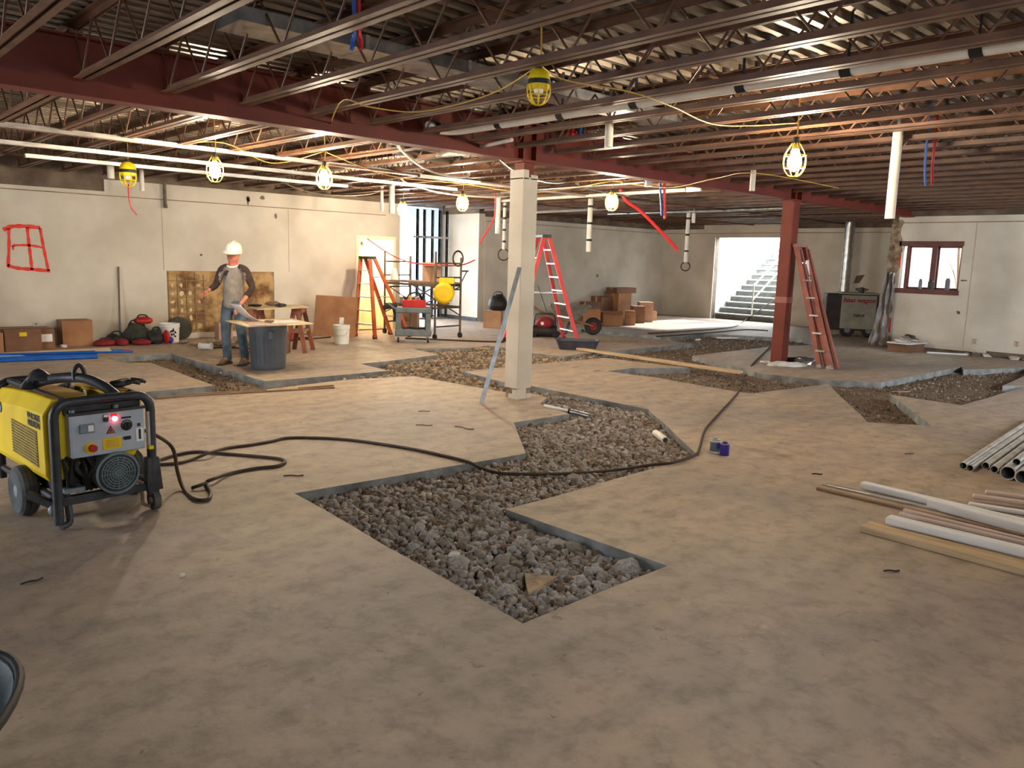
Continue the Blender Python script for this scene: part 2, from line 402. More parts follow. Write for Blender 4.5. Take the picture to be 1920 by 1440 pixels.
# roughen the long sawn edges a little by subdividing them
TRS = []
for i, p in enumerate(TR):
    q = TR[(i + 1) % len(TR)]; L = (q - p).length; n = max(1, int(L / 0.35)); TRS.append(p)
    nrm = V((-(q - p).y, (q - p).x, 0)).normalized()
    for k in range(1, n):
        TRS.append(p.lerp(q, k / n) + nrm * random.uniform(-0.008, 0.008))
OUT = [V((X0, Y0, 0)), V((WR + 0.2, Y0, 0)), V((WR + 0.2, 6.95, 0)), V((WS + 0.2, 6.95, 0)), V((WS + 0.2, 17.4, 0)), V((X0, 17.4, 0))]
allv = OUT + TRS
tris = geometry.tessellate_polygon([OUT, TRS])
nT, nO = len(TRS), len(OUT)
verts = [tuple(v) for v in allv] + [(v.x, v.y, -0.22) for v in TRS]
faces = [tuple(t) for t in tris]
mi = [0] * len(faces)
for i in range(nT):
    j = (i + 1) % nT
    faces.append((nO + i, nO + j, nO + nT + j, nO + nT + i)); mi.append(1)
me = bpy.data.meshes.new('floor'); me.from_pydata(verts, [], faces)
bm = bmesh.new(); bm.from_mesh(me); bm.faces.ensure_lookup_table()
for f, m_ in zip(bm.faces, mi): f.material_index = m_
bmesh.ops.recalc_face_normals(bm, faces=bm.faces)
if sum(f.normal.z for f in bm.faces if f.material_index == 0) < 0: bmesh.ops.reverse_faces(bm, faces=bm.faces)
bm.to_mesh(me); bm.free()
me.materials.append(M['floor']); me.materials.append(M['cut'])
fl = bpy.data.objects.new('floor', me); C.objects.link(fl); struct(fl)

P2 = np.array([(v.x, v.y) for v in TR])
def inside(x, y, poly=P2):
    x = np.asarray(x); y = np.asarray(y); r = np.zeros(x.shape, bool); n = len(poly); j = n - 1
    for i in range(n):
        xi, yi = poly[i]; xj, yj = poly[j]
        c = ((yi > y) != (yj > y)) & (x < (xj - xi) * (y - yi) / (yj - yi + 1e-12) + xi); r ^= c; j = i
    return r
def edge_dist(x, y, poly=P2):
    x = np.asarray(x, float); y = np.asarray(y, float); d = np.full(x.shape, 9e9); n = len(poly)
    for i in range(n):
        a = poly[i]; b = poly[(i + 1) % n]; ab = b - a; t = np.clip(((x - a[0]) * ab[0] + (y - a[1]) * ab[1]) / (ab @ ab + 1e-12), 0, 1)
        d = np.minimum(d, np.hypot(x - a[0] - t * ab[0], y - a[1] - t * ab[1]))
    return d
# ---- soil bed under the slab (one bumpy sheet)
def bed_z(x, y):
    return -0.092 + 0.018 * noise.noise((x * 1.3, y * 1.3, 0)) + 0.012 * noise.noise((x * 5, y * 5, 3))
gx = np.arange(1.0, 20.6, 0.11); gy = np.arange(2.0, 16.0, 0.11)
bv, bf = [], []
idx = {}
XX, YY = np.meshgrid(gx, gy, indexing='ij')
near_tr = inside(XX, YY) | (edge_dist(XX, YY) < 0.35)
for i in range(len(gx)):
    for j in range(len(gy)):
        if near_tr[i, j]:
            idx[(i, j)] = len(bv); bv.append((gx[i], gy[j], bed_z(gx[i], gy[j])))
for (i, j) in idx:
    q = [(i, j), (i + 1, j), (i + 1, j + 1), (i, j + 1)]
    if all(k in idx for k in q): bf.append(tuple(idx[k] for k in q))
me = bpy.data.meshes.new('soil_bed'); me.from_pydata(bv, [], bf); me.polygons.foreach_set('use_smooth', [True] * len(bf)); me.materials.append(M['soil'])
o = bpy.data.objects.new('trench_soil', me); C.objects.link(o)
tag(o, 'brown earth and fines lying in the floor trenches', 'soil', kind='stuff')

# ---- walls: block backing with a plaster skin in front, openings left free
def wall_pieces(mb, a0, a1, z0, z1, holes, emitbox):
    """rectangle a0..a1 x z0..z1 minus rectangular holes, as boxes"""
    xs = sorted({a0, a1, *[h[0] for h in holes], *[h[1] for h in holes]}); zs = sorted({z0, z1, *[h[2] for h in holes], *[h[3] for h in holes]})
    xs = [x for x in xs if a0 <= x <= a1]; zs = [z for z in zs if z0 <= z <= z1]
    for x, xx in zip(xs, xs[1:]):
        run = None
        for z, zz in zip(zs, zs[1:]):
            cx, cz = (x + xx) / 2, (z + zz) / 2
            hit = any(h[0] < cx < h[1] and h[2] < cz < h[3] for h in holes)
            if not hit:
                if run and abs(run[1] - z) < 1e-9: run[1] = zz
                else:
                    if run: emitbox(x, xx, run[0], run[1])
                    run = [z, zz]
        if run: emitbox(x, xx, run[0], run[1])
DOOR = (9.2, 10.1, 0.0, 1.97)
HOLE = (5.22, 7.28, 0.10, 1.235)
mb = MB(); wall_pieces(mb, X0, 10.28, -0.25, 3.3, [DOOR], lambda a, b, c, d: mb.box(a, b, WL, WL + 0.2, c, d))
wl = struct(mb.build('wall_left', 'block'))
mb = MB()
wall_pieces(mb, X0, 4.25, 0.0, 2.55, [], lambda a, b, c, d: mb.box(a, b, WL - 0.03, WL - 0.001, c, d))
wall_pieces(mb, 4.25, 10.28, 0.0, 2.75, [HOLE, DOOR], lambda a, b, c, d: mb.box(a, b, WL - 0.03, WL - 0.001, c, d))
mb.build('plaster_skin', 'plaster', wl)
mb = MB(); mb.box(X0, 9.9, WL - 0.036, WL - 0.029, 2.475, 2.49); mb.build('shadow_gap_line', 'woodd', wl)
for x in (5.17, 7.6):
    mb = MB(); mb.box(x, x + 0.012, WL - 0.034, WL - 0.029, 1.24, 2.47); mb.build('panel_joint', 'joint', wl)
# exposed backing with wire lath
mb = MB(); mb.box(HOLE[0], HOLE[1], WL - 0.012, WL - 0.0005, HOLE[2], HOLE[3]); mb.build('stained_panel', 'stained', wl)
for k in range(6):
    x = HOLE[0] + 0.02 + 0.16 * k
    if k < 5:
        mb = MB(); mb.box(x, x + 0.014, WL - 0.022, WL - 0.010, HOLE[2] + 0.02, HOLE[3] - 0.02 - 0.05 * (k % 3)); mb.build('lath_wire', 'woodd', wl)
for k in range(7):
    z = HOLE[2] + 0.05 + 0.15 * k
    mb = MB(); mb.box(HOLE[0] + 0.01, HOLE[0] + (0.78 if k % 2 else 0.72), WL - 0.024, WL - 0.012, z, z + 0.014); mb.build('lath_wire', 'woodd', wl)
random.seed(11)
for i in range(4):
    for k in range(6):
        if random.random() < 0.85:
            x = HOLE[0] + 0.045 + 0.16 * i; z = HOLE[2] + 0.075 + 0.15 * k
            w_, h_ = random.uniform(.05, .11), random.uniform(.05, .11); mb = MB()
            mb.prism([(x + .05 + math.cos(2 * PI * q / 8) * w_ * .5 * random.uniform(.55, 1.15), z + .05 + math.sin(2 * PI * q / 8) * h_ * .5 * random.uniform(.55, 1.15)) for q in range(8)], WL - 0.020, WL - 0.011, 'y'); mb.build('plaster_key', 'ply', wl)
# damp smudges / anchor holes in the wall
for px, py, w, h in ((465, 373, .10, .14), (492, 371, .12, .10), (517, 405, .07, .13), (377, 478, .06, .05), (465, 376, .05, .2)):
    p = wy(px, py, WL - 0.03); mb = MB(); n = 9
    mb.prism([(p.x + math.cos(2 * PI * k / n) * w / 2 * random.uniform(.6, 1), p.z + math.sin(2 * PI * k / n) * h / 2 * random.uniform(.6, 1)) for k in range(n)], WL - 0.036, WL - 0.029, 'y')
    mb.build('broken_anchor_hole', 'block', wl)
# spray painted window mark
def stroke(px, w):
    mb = MB(); pts = spline([wy(a, b, WL - 0.031) for a, b in px], 5)
    q = []
    for i, p in enumerate(pts):
        t = (pts[min(i + 1, len(pts) - 1)] - pts[max(i - 1, 0)]).normalized(); n = V((t.z, 0, -t.x)); ww = w * (1 + 0.18 * math.sin(i * 1.7)) / 2
        q += [p + n * ww + V((0, -0.001, 0)), p - n * ww + V((0, -0.001, 0)), p - n * ww + V((0, 0.001, 0)), p + n * ww + V((0, 0.001, 0))]
    fs = []
    for i in range(len(pts) - 1):
        for k in range(4): fs.append((i * 4 + k, i * 4 + (k + 1) % 4, i * 4 + 4 + (k + 1) % 4, i * 4 + 4 + k))
    fs += [(0, 1, 2, 3), tuple(range(len(q) - 4, len(q)))]
    mb.add(q, fs); return mb
sp = [([(6, 431), (20, 425), (45, 424), (75, 427)], .06), ([(16, 428), (17, 460), (15, 500)], .045), ([(75, 427), (80, 455), (86, 485), (91, 508)], .042),
      ([(14, 498), (35, 503), (60, 505), (94, 508)], .055), ([(51, 426), (54, 455), (57, 480), (60, 506)], .045), ([(24, 463), (28, 460), (55, 460), (80, 464)], .036), ([(24, 461), (25, 468)], .03)]
for a, w in sp: stroke(a, w).build('spray_paint_stroke', 'spray', wl, label='red spray painted stroke of a window mark')
# closet room behind the lit doorway
mb = MB(); mb.box(9.0, 9.1, WL + .2, 16.2, 0, 2.4); mb.box(10.18, 10.28, WL + .2, 16.2, 0, 2.9); mb.box(9.0, 10.28, 16.2, 16.3, 0, 2.9); mb.box(9.0, 10.28, WL + .2, 16.3, 2.4, 2.5)
struct(mb.build('wall_closet', 'creamwall'))
mb = MB()
for x0, x1, z0, z1 in ((9.14, 9.215, 0, 2.03), (10.085, 10.16, 0, 2.03), (9.215, 10.085, 1.955, 2.03)): mb.box(x0, x1, WL - 0.045, WL + 0.21, z0, z1)
d1 = struct(mb.build('door_1', 'creamwall'))
# alcove, pier, far wall
mb = MB(); mb.box(10.28, 10.4, WL + .2, 17.2, 0, 3.3); struct(mb.build('wall_alcove_side', 'plaster'))  # unseen side wall, there only to block light
mb = MB(); wall_pieces(mb, 10.28, 13.55, 0, 3.3, [(10.5, 13.2, 0, 2.9)], lambda a, b, c, d: mb.box(a, b, 17.2, 17.35, c, d)); struct(mb.build('wall_alcove_back', 'bluewall'))
mb = MB(); mb.box(13.35, 13.55, WF, 17.2, 0, 2.75); wp = struct(mb.build('wall_pier', 'plaster'))
mb = MB(); mb.box(13.33, 13.35, WF, 17.2, 0, 0.10); o = mb.build('baseboard_pier', 'darkgrey'); struct(o)
mb = MB(); mb.box(13.35, 13.55, WF, 17.2, 2.75, 3.3); mb.box(13.55, WS + .2, WF, WF + .2, -0.25, 3.3); wf = struct(mb.build('wall_far', 'block'))
mb = MB(); mb.box(13.55, WS, WF - 0.03, WF - 0.001, 0, 2.68); mb.build('plaster_skin', 'plaster', wf)
mb = MB(); mb.box(13.55, WS - .02, WF - 0.036, WF - 0.029, 2.56, 2.575); mb.build('shadow_gap_line', 'woodd', wf)
p = wy(1120, 517, WF - .03); mb = MB(); mb.lathe([(.05, 0), (.05, .006)], 10); o = mb.build('hole_cover', 'woodd', wf); o.rotation_euler.x = PI / 2; o.location = p
# stair wall
SO = (11.45, 13.8, 0.0, 2.45)
mb = MB(); wall_pieces(mb, 7.0, WF + .2, -0.25, 3.3, [SO], lambda a, b, c, d: mb.box(WS, WS + .2, a, b, c, d)); ws = struct(mb.build('wall_stair', 'block'))
mb = MB(); wall_pieces(mb, 7.0, WF - .03, 0, 2.70, [SO], lambda a, b, c, d: mb.box(WS - 0.03, WS - 0.001, a, b, c, d)); mb.build('plaster_skin', 'plaster', ws)
mb = MB(); mb.box(WS - .036, WS - .029, 7.2, WF - .05, 2.57, 2.585); mb.build('shadow_gap_line', 'woodd', ws)
mb = MB(); mb.box(WS - .06, WS - .03, 11.3, 14.2, 2.62, 2.84); mb.build('header_board', 'plaster', ws)
mb = MB(); mb.box(WS - .045, WS - .03, 13.8, 14.05, 2.43, 2.47); mb.build('lintel_end', 'plaster', ws)
for pts in ([(1606, 517), (1622, 515), (1617, 522), (1611, 531), (1600, 531)], [(1603, 541), (1617, 538), (1630, 543), (1622, 547), (1606, 545)]):
    mb = MB(); mb.prism([(wx(a, b, WS - .03).y, wx(a, b, WS - .03).z) for a, b in pts], WS - 0.036, WS - 0.028, 'x'); mb.build('torn_paper_patch', 'block', ws)
# return wall hidden beyond the window wall
mb = MB(); mb.box(WR + .2, WS, 6.9, 7.0, -0.25, 3.3); struct(mb.build('wall_return', 'plaster'))
# window wall
WIN = (5.64, 6.83, 1.25, 2.19); WJ = 6.73
mb = MB(); wall_pieces(mb, Y0, 7.02, -0.25, 3.3, [WIN], lambda a, b, c, d: mb.box(WR, WR + .25, a, b, c, d)); wr = struct(mb.build('wall_window', 'block'))
mb = MB(); wall_pieces(mb, Y0, 6.92, 0.10, 2.72, [WIN], lambda a, b, c, d: mb.box(WR - .03, WR - .001, a, b, c, d)); mb.build('plaster_skin', 'plaster', wr)
mb = MB(); mb.box(WR - .037, WR - .029, Y0, 6.9, 2.585, 2.602); mb.build('shadow_gap_line', 'woodd', wr)
mb = MB(); mb.box(WR - .034, WR - .029, 5.42, 5.432, 0.12, 2.58); mb.build('panel_joint', 'joint', wr)
random.seed(5)
ed = []   # torn plaster edge
for k in range(22): ed.append((6.90 + random.uniform(-.05, .03) - (0.06 if k > 12 else 0), 0.06 + k * 0.122))
poly = [(7.04, 0.02)] + [(7.06 + random.uniform(-.02, .02), 0.02 + k * .3) for k in range(1, 9)] + [(7.03, 2.66)] + ed[::-1]
mb = MB(); mb.prism(poly, WR - .05, WR - .002, 'x'); mb.build('torn_plaster_edge', 'tornpl', wr)
for k in range(26):
    z = random.uniform(1.3, 2.6); y = random.uniform(6.84, 7.0); s_ = random.uniform(.03, .07)
    mb = MB(); mb.box(WR - .075, WR - .045, y, y + s_, z, z + s_ * random.uniform(.6, 1.5)); jag(mb, .012).build('plaster_crumb', 'tornpl', wr)
for z0, z1, y in ((1.66, 2.12, 6.80), (0.30, 0.62, 6.87)):
    mb = MB(); mb.box(WR - .035, WR - .029, y, y + .07, z0, z1); mb.build('spray_paint_stroke', 'spray', wr)
p = wx(1797, 586, WR - .03); mb = MB(); mb.box(WR - .04, WR - .02, p.y - .03, p.y + .03, p.z - .03, p.z + .03); jag(mb, .01).build('broken_anchor_hole', 'block', wr)
p = wx(1805, 526, WR - .03); mb = MB(); mb.box(WR - .04, WR - .02, p.y - .08, p.y + .03, p.z - .012, p.z + .012); jag(mb, .004).build('broken_anchor_hole', 'block', wr)
for px, py in ((1828, 640), (1907, 645)):
    p = wx(px, py, WR - .03); mb = MB(); mb.box(WR - .042, WR - .03, p.y - .04, p.y + .04, p.z - .06, p.z + .06); oo = mb.build('wall_outlet', 'trimp', wr, bevel=.006)
    for dz in (-.025, .025):
        mb = MB(); mb.box(WR - .045, WR - .041, p.y - .018, p.y + .018, p.z + dz - .015, p.z + dz + .015); mb.build('socket', 'mud', oo)
p = wy(67, 610, WL - .03); mb = MB(); mb.box(p.x - .045, p.x + .045, WL - .042, WL - .03, p.z - .06, p.z + .06); oo = mb.build('wall_outlet', 'plaster', wl, bevel=.006)
for dz in (-.025, .025):
    mb = MB(); mb.box(p.x - .02, p.x + .02, WL - .046, WL - .041, p.z + dz - .015, p.z + dz + .015); mb.build('socket', 'mud', oo)
# broken baseboard along the window wall
mb = MB(); mb.box(WR - .05, WR - .03, 5.0, 6.2, 0.06, 0.12); o = mb.build('baseboard_right', 'plaster'); struct(o)
random.seed(3)
for k in range(24):
    y = random.uniform(3.6, 5.3); s_ = random.uniform(.03, .09); mb = MB(); mb.box(-s_, s_, -s_, s_, 0, s_ * .7); jag(mb, s_ * .3)
    o = mb.build('plaster_chip', random.choice(['plaster', 'tornpl', 'block']), loc=(WR - random.uniform(.05, .22), y, 0.0), rz=random.uniform(0, 3))
    tag(o, 'broken chip of plaster lying along the foot of the window wall', 'rubble', 'plaster chips along the window wall')
# window
wn = MB(); fr = .055
for a, b, c, d in ((WIN[0] - .02, WIN[1] + .02, WIN[3] - .07, WIN[3] + .03), (WIN[0] - .02, WIN[1] + .03, WIN[2] - .10, WIN[2] + .0)): wn.box(WR - .05, WR + .16, a, min(b, 6.85), c, d)
wo = struct(wn.build('window_1', 'winframe'))
mb = MB(); mb.box(WR + .06, WR + .15, WJ - fr, WJ, WIN[2], WIN[3] - .07); mb.build('jamb', 'winframe', wo)
mb = MB(); mb.box(WR + .06, WR + .15, WIN[0], WIN[0] + fr * .5, WIN[2], WIN[3] - .07); mb.build('jamb', 'winframe', wo)
mb = MB(); mb.box(WR + .02, WR + .15, 6.12, 6.22, WIN[2], WIN[3] - .07); mb.build('mullion', 'winframe', wo)
for a, b in ((WIN[0] + .03, 6.12), (6.22, WJ - fr)):
    sash = MB()
    for y0, y1, z0, z1 in ((a, b, WIN[2], WIN[2] + .035), (a, b, WIN[3] - .10, WIN[3] - .07), (a, a + .025, WIN[2], WIN[3] - .07), (b - .025, b, WIN[2], WIN[3] - .07)): sash.box(WR + .09, WR + .12, y0, y1, z0, z1)
    so = sash.build('sash', 'winframe', wo)
    g = MB(); g.box(WR + .10, WR + .106, a + .02, b - .02, WIN[2] + .03, WIN[3] - .09); g.build('pane', 'glass', so)
mb = MB(); mb.box(WR - .02, WR + .24, WIN[1] - .03, WIN[1] - .001, WIN[2], WIN[3] - .06); mb.build('white_reveal', 'plaster', wo)
# walls behind the camera with their daylight openings (never in view; front windows added for fill)
mb = MB(); wall_pieces(mb, X0, WR + .25, -0.25, 3.3, [(.5, 3.0, 2.05, 2.55), (11, 14.5, 1.0, 2.5)], lambda a, b, c, d: mb.box(a, b, Y0 - .2, Y0, c, d)); struct(mb.build('wall_front', 'plaster'))
mb = MB(); wall_pieces(mb, Y0 - .2, WL + .2, -0.25, 3.3, [(7.0, 8.8, .1, 2.3)], lambda a, b, c, d: mb.box(X0 - .2, X0, a, b, c, d)); struct(mb.build('wall_back', 'plaster'))

# ---- roof deck: one ribbed panel per 0.914 m
pitch = 0.1524
def deck_panel(y0):
    prof = []
    for k in range(6):
        y = y0 + k * pitch
        prof += [(y, 0.0), (y + .05, 0.0), (y + .062, .038), (y + .14, .038)]
    prof.append((y0 + 6 * pitch, 0.0))
    mb = MB(); x0, x1 = X0 - .2, (WS + .4 if y0 > 6.2 else WR + .3)
    q = []; fs = []
    for t in (0.0, 0.004):
        for y, z in prof: q += [(x0, y, CEIL + z + t), (x1, y, CEIL + z + t)]
    n = len(prof)
    for i in range(n - 1):
        fs.append((2 * i, 2 * i + 1, 2 * i + 3, 2 * i + 2)); b = 2 * n
        fs.append((b + 2 * i, b + 2 * i + 2, b + 2 * i + 3, b + 2 * i + 1))
    mb.add(q, fs); return mb
mb = MB(); mb.box(X0 - .2, WR + .3, Y0 - .4, 17.4, CEIL + .055, CEIL + .15); mb.box(WR + .3, WS + .4, 6.6, 17.4, CEIL + .055, CEIL + .15); ce = struct(mb.build('ceiling', 'block'))
y = Y0 - .2
while y < 17.3:
    deck_panel(y).build('deck_panel', 'deck', ce); y += 6 * pitch

# ---- red main beam
bt = thing('steel_beam', 'deep dark red primed steel I-beam running over both columns', 'beam', (0, 0, 0))
BY = 6.70
mb = MB(); mb.box(X0, WR + .2, BY - .006, BY + .006, 2.712, 3.108); mb.build('web', 'redsteel', bt)
mb = MB(); mb.box(X0, WR + .2, BY - .09, BY + .09, 2.70, 2.714); mb.build('bottom_flange', 'redsteel', bt)
mb = MB(); mb.box(X0, WR + .2, BY - .09, BY + .09, 3.106, 3.12); mb.build('top_flange', 'redsteel', bt)
for x in (0.25, 6.25, 6.45, 12.4, 12.6):
    for s in (-1, 1):
        mb = MB(); mb.box(x - .005, x + .005, BY + s * .047 - .04, BY + s * .047 + .04, 2.714, 3.106); mb.build('stiffener', 'redsteel', bt)
# ---- bar joists, one each 0.61 m on both sides of the beam
def joist_parts(y0, y1):
    top = MB(); bot = MB()
    for s in (-1, 1):
        top.box(s * .008, s * .058, y0, y1, CEIL - .008, CEIL - .002); top.box(s * .008, s * .014, y0, y1, CEIL - .055, CEIL - .002)
    e0, e1 = y0 + .28, y1 - .18
    for s in (-1, 1):
        bot.box(s * .008, s * .056, e0, e1, 2.800, 2.806); bot.box(s * .008, s * .014, e0, e1, 2.800, 2.85)
    for yy in (y0 + .02, y1 - .1): top.box(-.045, .045, yy, yy + .08, CEIL - .075, CEIL - .045)
    n = int((e1 - e0) / .3); n -= n % 2; st = (e1 - e0 - .04) / n
    path = [(0, y0 + .06, CEIL - .03)] + [(0, e0 + .02 + k * st, 2.822 if k % 2 == 0 else CEIL - .022) for k in range(n + 1)] + [(0, y1 - .06, CEIL - .03)]
    web = MB()
    for a, b in zip(path, path[1:]): web.cyl(a, b, .0085, n=6, cap=False)
    return top, bot, web
def make_joist(y0, y1, label, group):
    t = thing('bar_joist', label, 'joist', (0, 0, 0), 0, group)
    top, bot, web = joist_parts(y0, y1)
    top.build('top_chord', 'joist', t); bot.build('bottom_chord', 'joist', t); web.build('bent_web_rod', 'joist', t, smooth=True); return t
JN = 'brown primed open-web joist on the near side of the red beam'
JF = 'brown primed open-web joist on the far side of the red beam'
jn = make_joist(Y0 + .02, BY + .0, JN, 'joists near side of the beam')
jf = make_joist(BY + .02, WL - .02, JF, 'joists far side of the beam')
# far side parts run the other way round (short bearing end at the beam)
jf2 = make_joist(BY + .02, WF - .02, JF, 'joists far side of the beam')
first = {}
for k in range(-8, 32):
    x = 1.763 + .61 * k
    if x > 20.9: break
    if WR - .1 < x < WR + .4: continue
    for src in ([jn] if x < WR else []) + [jf if x < 10.45 else jf2]:
        if src.name in first: dup(src, (x, 0, 0))
        else: first[src.name] = 1; src.location = (x, 0, 0)
# ---- bridging angles across the joists
for i, (y, z, x0, x1) in enumerate(((1.0, 3.14, -3, 17), (3.9, 3.14, -3, 17), (9.6, 2.797, -3, 20.8), (12.3, 2.797, -3, 20.8), (12.3, 3.14, -3, 20.8))):
    mb = MB(); mb.box(x0, x1, y, y + .028, z - .004, z); mb.box(x0, x1, y, y + .004, z - .028, z)
    o = mb.build('bridging_angle', 'joist')
    tag(o, ('thin bridging angle across the roof joists nearest the camera', 'thin bridging angle across the joists just before the red beam', 'low thin bridging angle across the joists first beyond the red beam', 'low thin bridging angle across the joists nearest the left wall', 'high thin bridging angle across the joists nearest the left wall')[i], 'angle', 'bridging angles across the joists')
# ---- columns
col = thing('column', 'white plaster-cased square column with chipped base standing by the trench', 'column', (6.35, 6.70, 0))
h = .112
mb = MB(); mb.box(-h, h, -h, h, 0.12, 2.52)
mb.build('plaster_casing', 'plaster', col, bevel=.008)
mb = MB()
for a, b, c, d, z in ((-h, -.03, -h, h, 2.60), (.0, h, -h, h, 2.55), (-.03, 0, .02, h, 2.57)): mb.box(a, b, c, d, 2.5, z)
mb.build('broken_casing_top', 'plaster', col)
mb = MB(); mb.box(-h + .012, h - .012, -h + .012, h - .012, -.1, 0.14); mb.build('chipped_base', 'tornpl', col)
random.seed(2)
for k in range(9):
    mb = MB(); a = random.uniform(-h, h - .07); w_ = random.uniform(.04, .09); hh = random.uniform(.05, .13)
    if k % 2: mb.box(-h, -h + .02, a, min(a + w_, h), .0, hh)
    else: mb.box(a, min(a + w_, h), -h, -h + .02, .0, hh)
    jag(mb, .004).build('loose_plaster_scab', 'plaster', col)
mb = MB(); mb.box(-.075, .075, -.075, .075, .1, 2.70); mb.build('steel_core', 'redsteel', col)
mb = MB(); mb.box(-.13, .13, -.1, .1, 2.68, 2.70); mb.build('cap_plate', 'redsteel', col)
col2 = thing('column', 'bare red primed steel column with a pale tape band', 'column', (12.49, 6.73, 0))
mb = MB(); mb.box(-.105, .105, -.105, .105, 0.01, 2.70); mb.build('shaft', 'redsteel', col2, bevel=.012)
mb = MB(); mb.box(-.17, .17, -.17, .17, -.02, 0.018); mb.build('base_plate', 'redsteel', col2)
mb = MB(); mb.box(-.107, .107, -.107, .107, 1.02, 1.12); mb.build('tape_band', 'pinkfib', col2)
mb = MB(); mb.box(-.14, .14, -.1, .1, 2.68, 2.70); mb.build('cap_plate', 'redsteel', col2)
# concrete blob at the steel column's foot
mb = MB(); mb.ball((0, 0, 0), (.34, .16, .06), 14, 6); jag(mb, .015)
tag(mb.build('mortar_patch', 'concrete', loc=(12.2, 6.42, .01), rz=RZC), 'pale lumpy mortar patch at the foot of the red column', 'mortar')

# ---- stairwell
st = thing('staircase', 'pale concrete stairs climbing to daylight beyond the far opening', 'stairs', (WS + .2, 12.6, 0))
RUN, RISE = .285, .172
for k in range(15):
    mb = MB(); mb.box(k * RUN, (k + 1) * RUN + .02, -1.15, 1.18, k * RISE - .1, (k + 1) * RISE - .03); s_ = mb.build('step', 'riser', st)
    mb = MB(); mb.box(-.03 + k * RUN, (k + 1) * RUN, -1.15, 1.18, (k + 1) * RISE - .03, (k + 1) * RISE); mb.build('nosing', 'concrete', s_)
rl = MB(); ry = -.02
def sp_(k, dz): return (.1 + k * RUN, ry, (k + 1) * RISE + dz)
rl2 = thing('stair_handrail', 'white painted pipe handrail on the concrete stairs', 'handrail', (WS + .2, 12.6, 0))
for k0, dz in ((0.0, .88), (0.0, .46)):
    mb = MB(); mb.tube([sp_(k0, dz), sp_(14, dz)], .024, 8); mb.build('rail', 'white', rl2, smooth=True)
for k in (0, 5, 10, 14):
    mb = MB(); mb.cyl(sp_(k, 0), sp_(k, .9), .024, n=8); mb.build('post', 'white', rl2, smooth=True)
mb = MB(); mb.box(WS + .2, WS + 9, 13.8, 14.0, 0, 3.6); struct(mb.build('wall_stairwell_left', 'concrete'))
mb = MB(); mb.box(WS + .2, WS + 9, 11.2, 11.4, 0, 2.9); struct(mb.build('wall_stairwell_right', 'concrete'))
mb = MB(); mb.box(WS + .2 + 15 * RUN, WS + 12, 11.4, 13.8, 2.3, 15 * RISE); struct(mb.build('floor_stair_landing', 'concrete'))

# ================================================================== THINGS OVERHEAD
def line_thing(name, p0, p1, w, h, m, label, cat, group=None, shape='bar', bevel=0):
    mb = MB(); p0 = V(p0); p1 = V(p1)
    if shape == 'bar': mb.bar(p0, p1, w, h)
    elif shape == 'channel':          # open steel stud channel
        d = (p1 - p0).normalized(); a = d.cross(V((0, 0, 1))).normalized()
        mb.bar(p0, p1, w, .003)
        for s in (-1, 1): mb.bar(p0 + a * s * w / 2 + V((0, 0, h / 2)), p1 + a * s * w / 2 + V((0, 0, h / 2)), .003, h)
    elif shape == 'pipe': mb.pipe(p0, p1, w, w * .86, 14)
    else: mb.cyl(p0, p1, w, n=10)
    return tag(mb.build(name, m, smooth=shape in ('pipe', 'cyl'), bevel=bevel), label, cat, group)

line_thing('steel_strut', (-1.2, 9.35, 2.77), (7.1, 9.7, 2.77), .065, .045, 'strut', 'long bright steel strut under the joists, nearer one at upper left', 'strut', shape='channel')
line_thing('steel_strut', (-1.0, 10.75, 2.74), (8.7, 10.85, 2.74), .065, .045, 'strut', 'long bright steel strut under the joists, second from the red beam', 'strut', shape='channel')
line_thing('steel_strut', (2.5, 11.9, 2.72), (7.2, 11.9, 2.72), .065, .045, 'strut', 'shorter bright steel strut nearest the left wall', 'strut', shape='channel')
line_thing('steel_strut', (7.0, 9.6, 2.745), (12.6, 9.75, 2.745), .06, .045, 'strut', 'pale steel strut passing behind the white column', 'strut', shape='channel')
line_thing('conduit', wy(1005, 398, 12.3), wy(1175, 388, 12.3) + V((.2, 0, 0)), .03, .03, 'pvc', 'pale conduit crossing behind the red stepladder', 'conduit', shape='cyl')
line_thing('conduit', fp(820, 293, 2.79), fp(960, 262, 2.79), .02, .02, 'pvc', 'thin pale conduit under the red beam left of the white column', 'conduit', shape='cyl')
line_thing('conduit', (9.3, 7.3, 2.76), (9.5, 10.6, 2.76), .018, .02, 'galv', 'thin conduit right of the white column below the beam', 'conduit', shape='cyl')
line_thing('conduit', (10.6, 7.5, 2.76), (10.8, 12.0, 2.76), .03, .02, 'pvc', 'thick pale conduit near the red dangling tube', 'conduit', shape='cyl')
line_thing('conduit', wx(1490, 405, 19.0), wx(1665, 399, 19.0), .03, .02, 'galv', 'level silver conduit above the vertical duct', 'conduit', shape='cyl')
line_thing('conduit', (15.0, 8.0, 2.78), (15.2, 13.0, 2.78), .03, .02, 'galv', 'silver conduit under the far dark joists', 'conduit', shape='cyl')
# flat duct through the joists
fd = thing('flat_duct', 'pale flat sheet metal duct threading through the joists', 'duct', (0, 0, 0))
for k in range(5):
    mb = MB(); mb.box(2.2 + k * .9, 3.09 + k * .9, 4.85, 5.2, 2.985, 3.07); s_ = mb.build('duct_section', 'galv', fd)
    mb = MB(); mb.box(3.08 + k * .9, 3.11 + k * .9, 4.84, 5.21, 2.98, 3.075); mb.build('slip_joint', 'strut', s_)
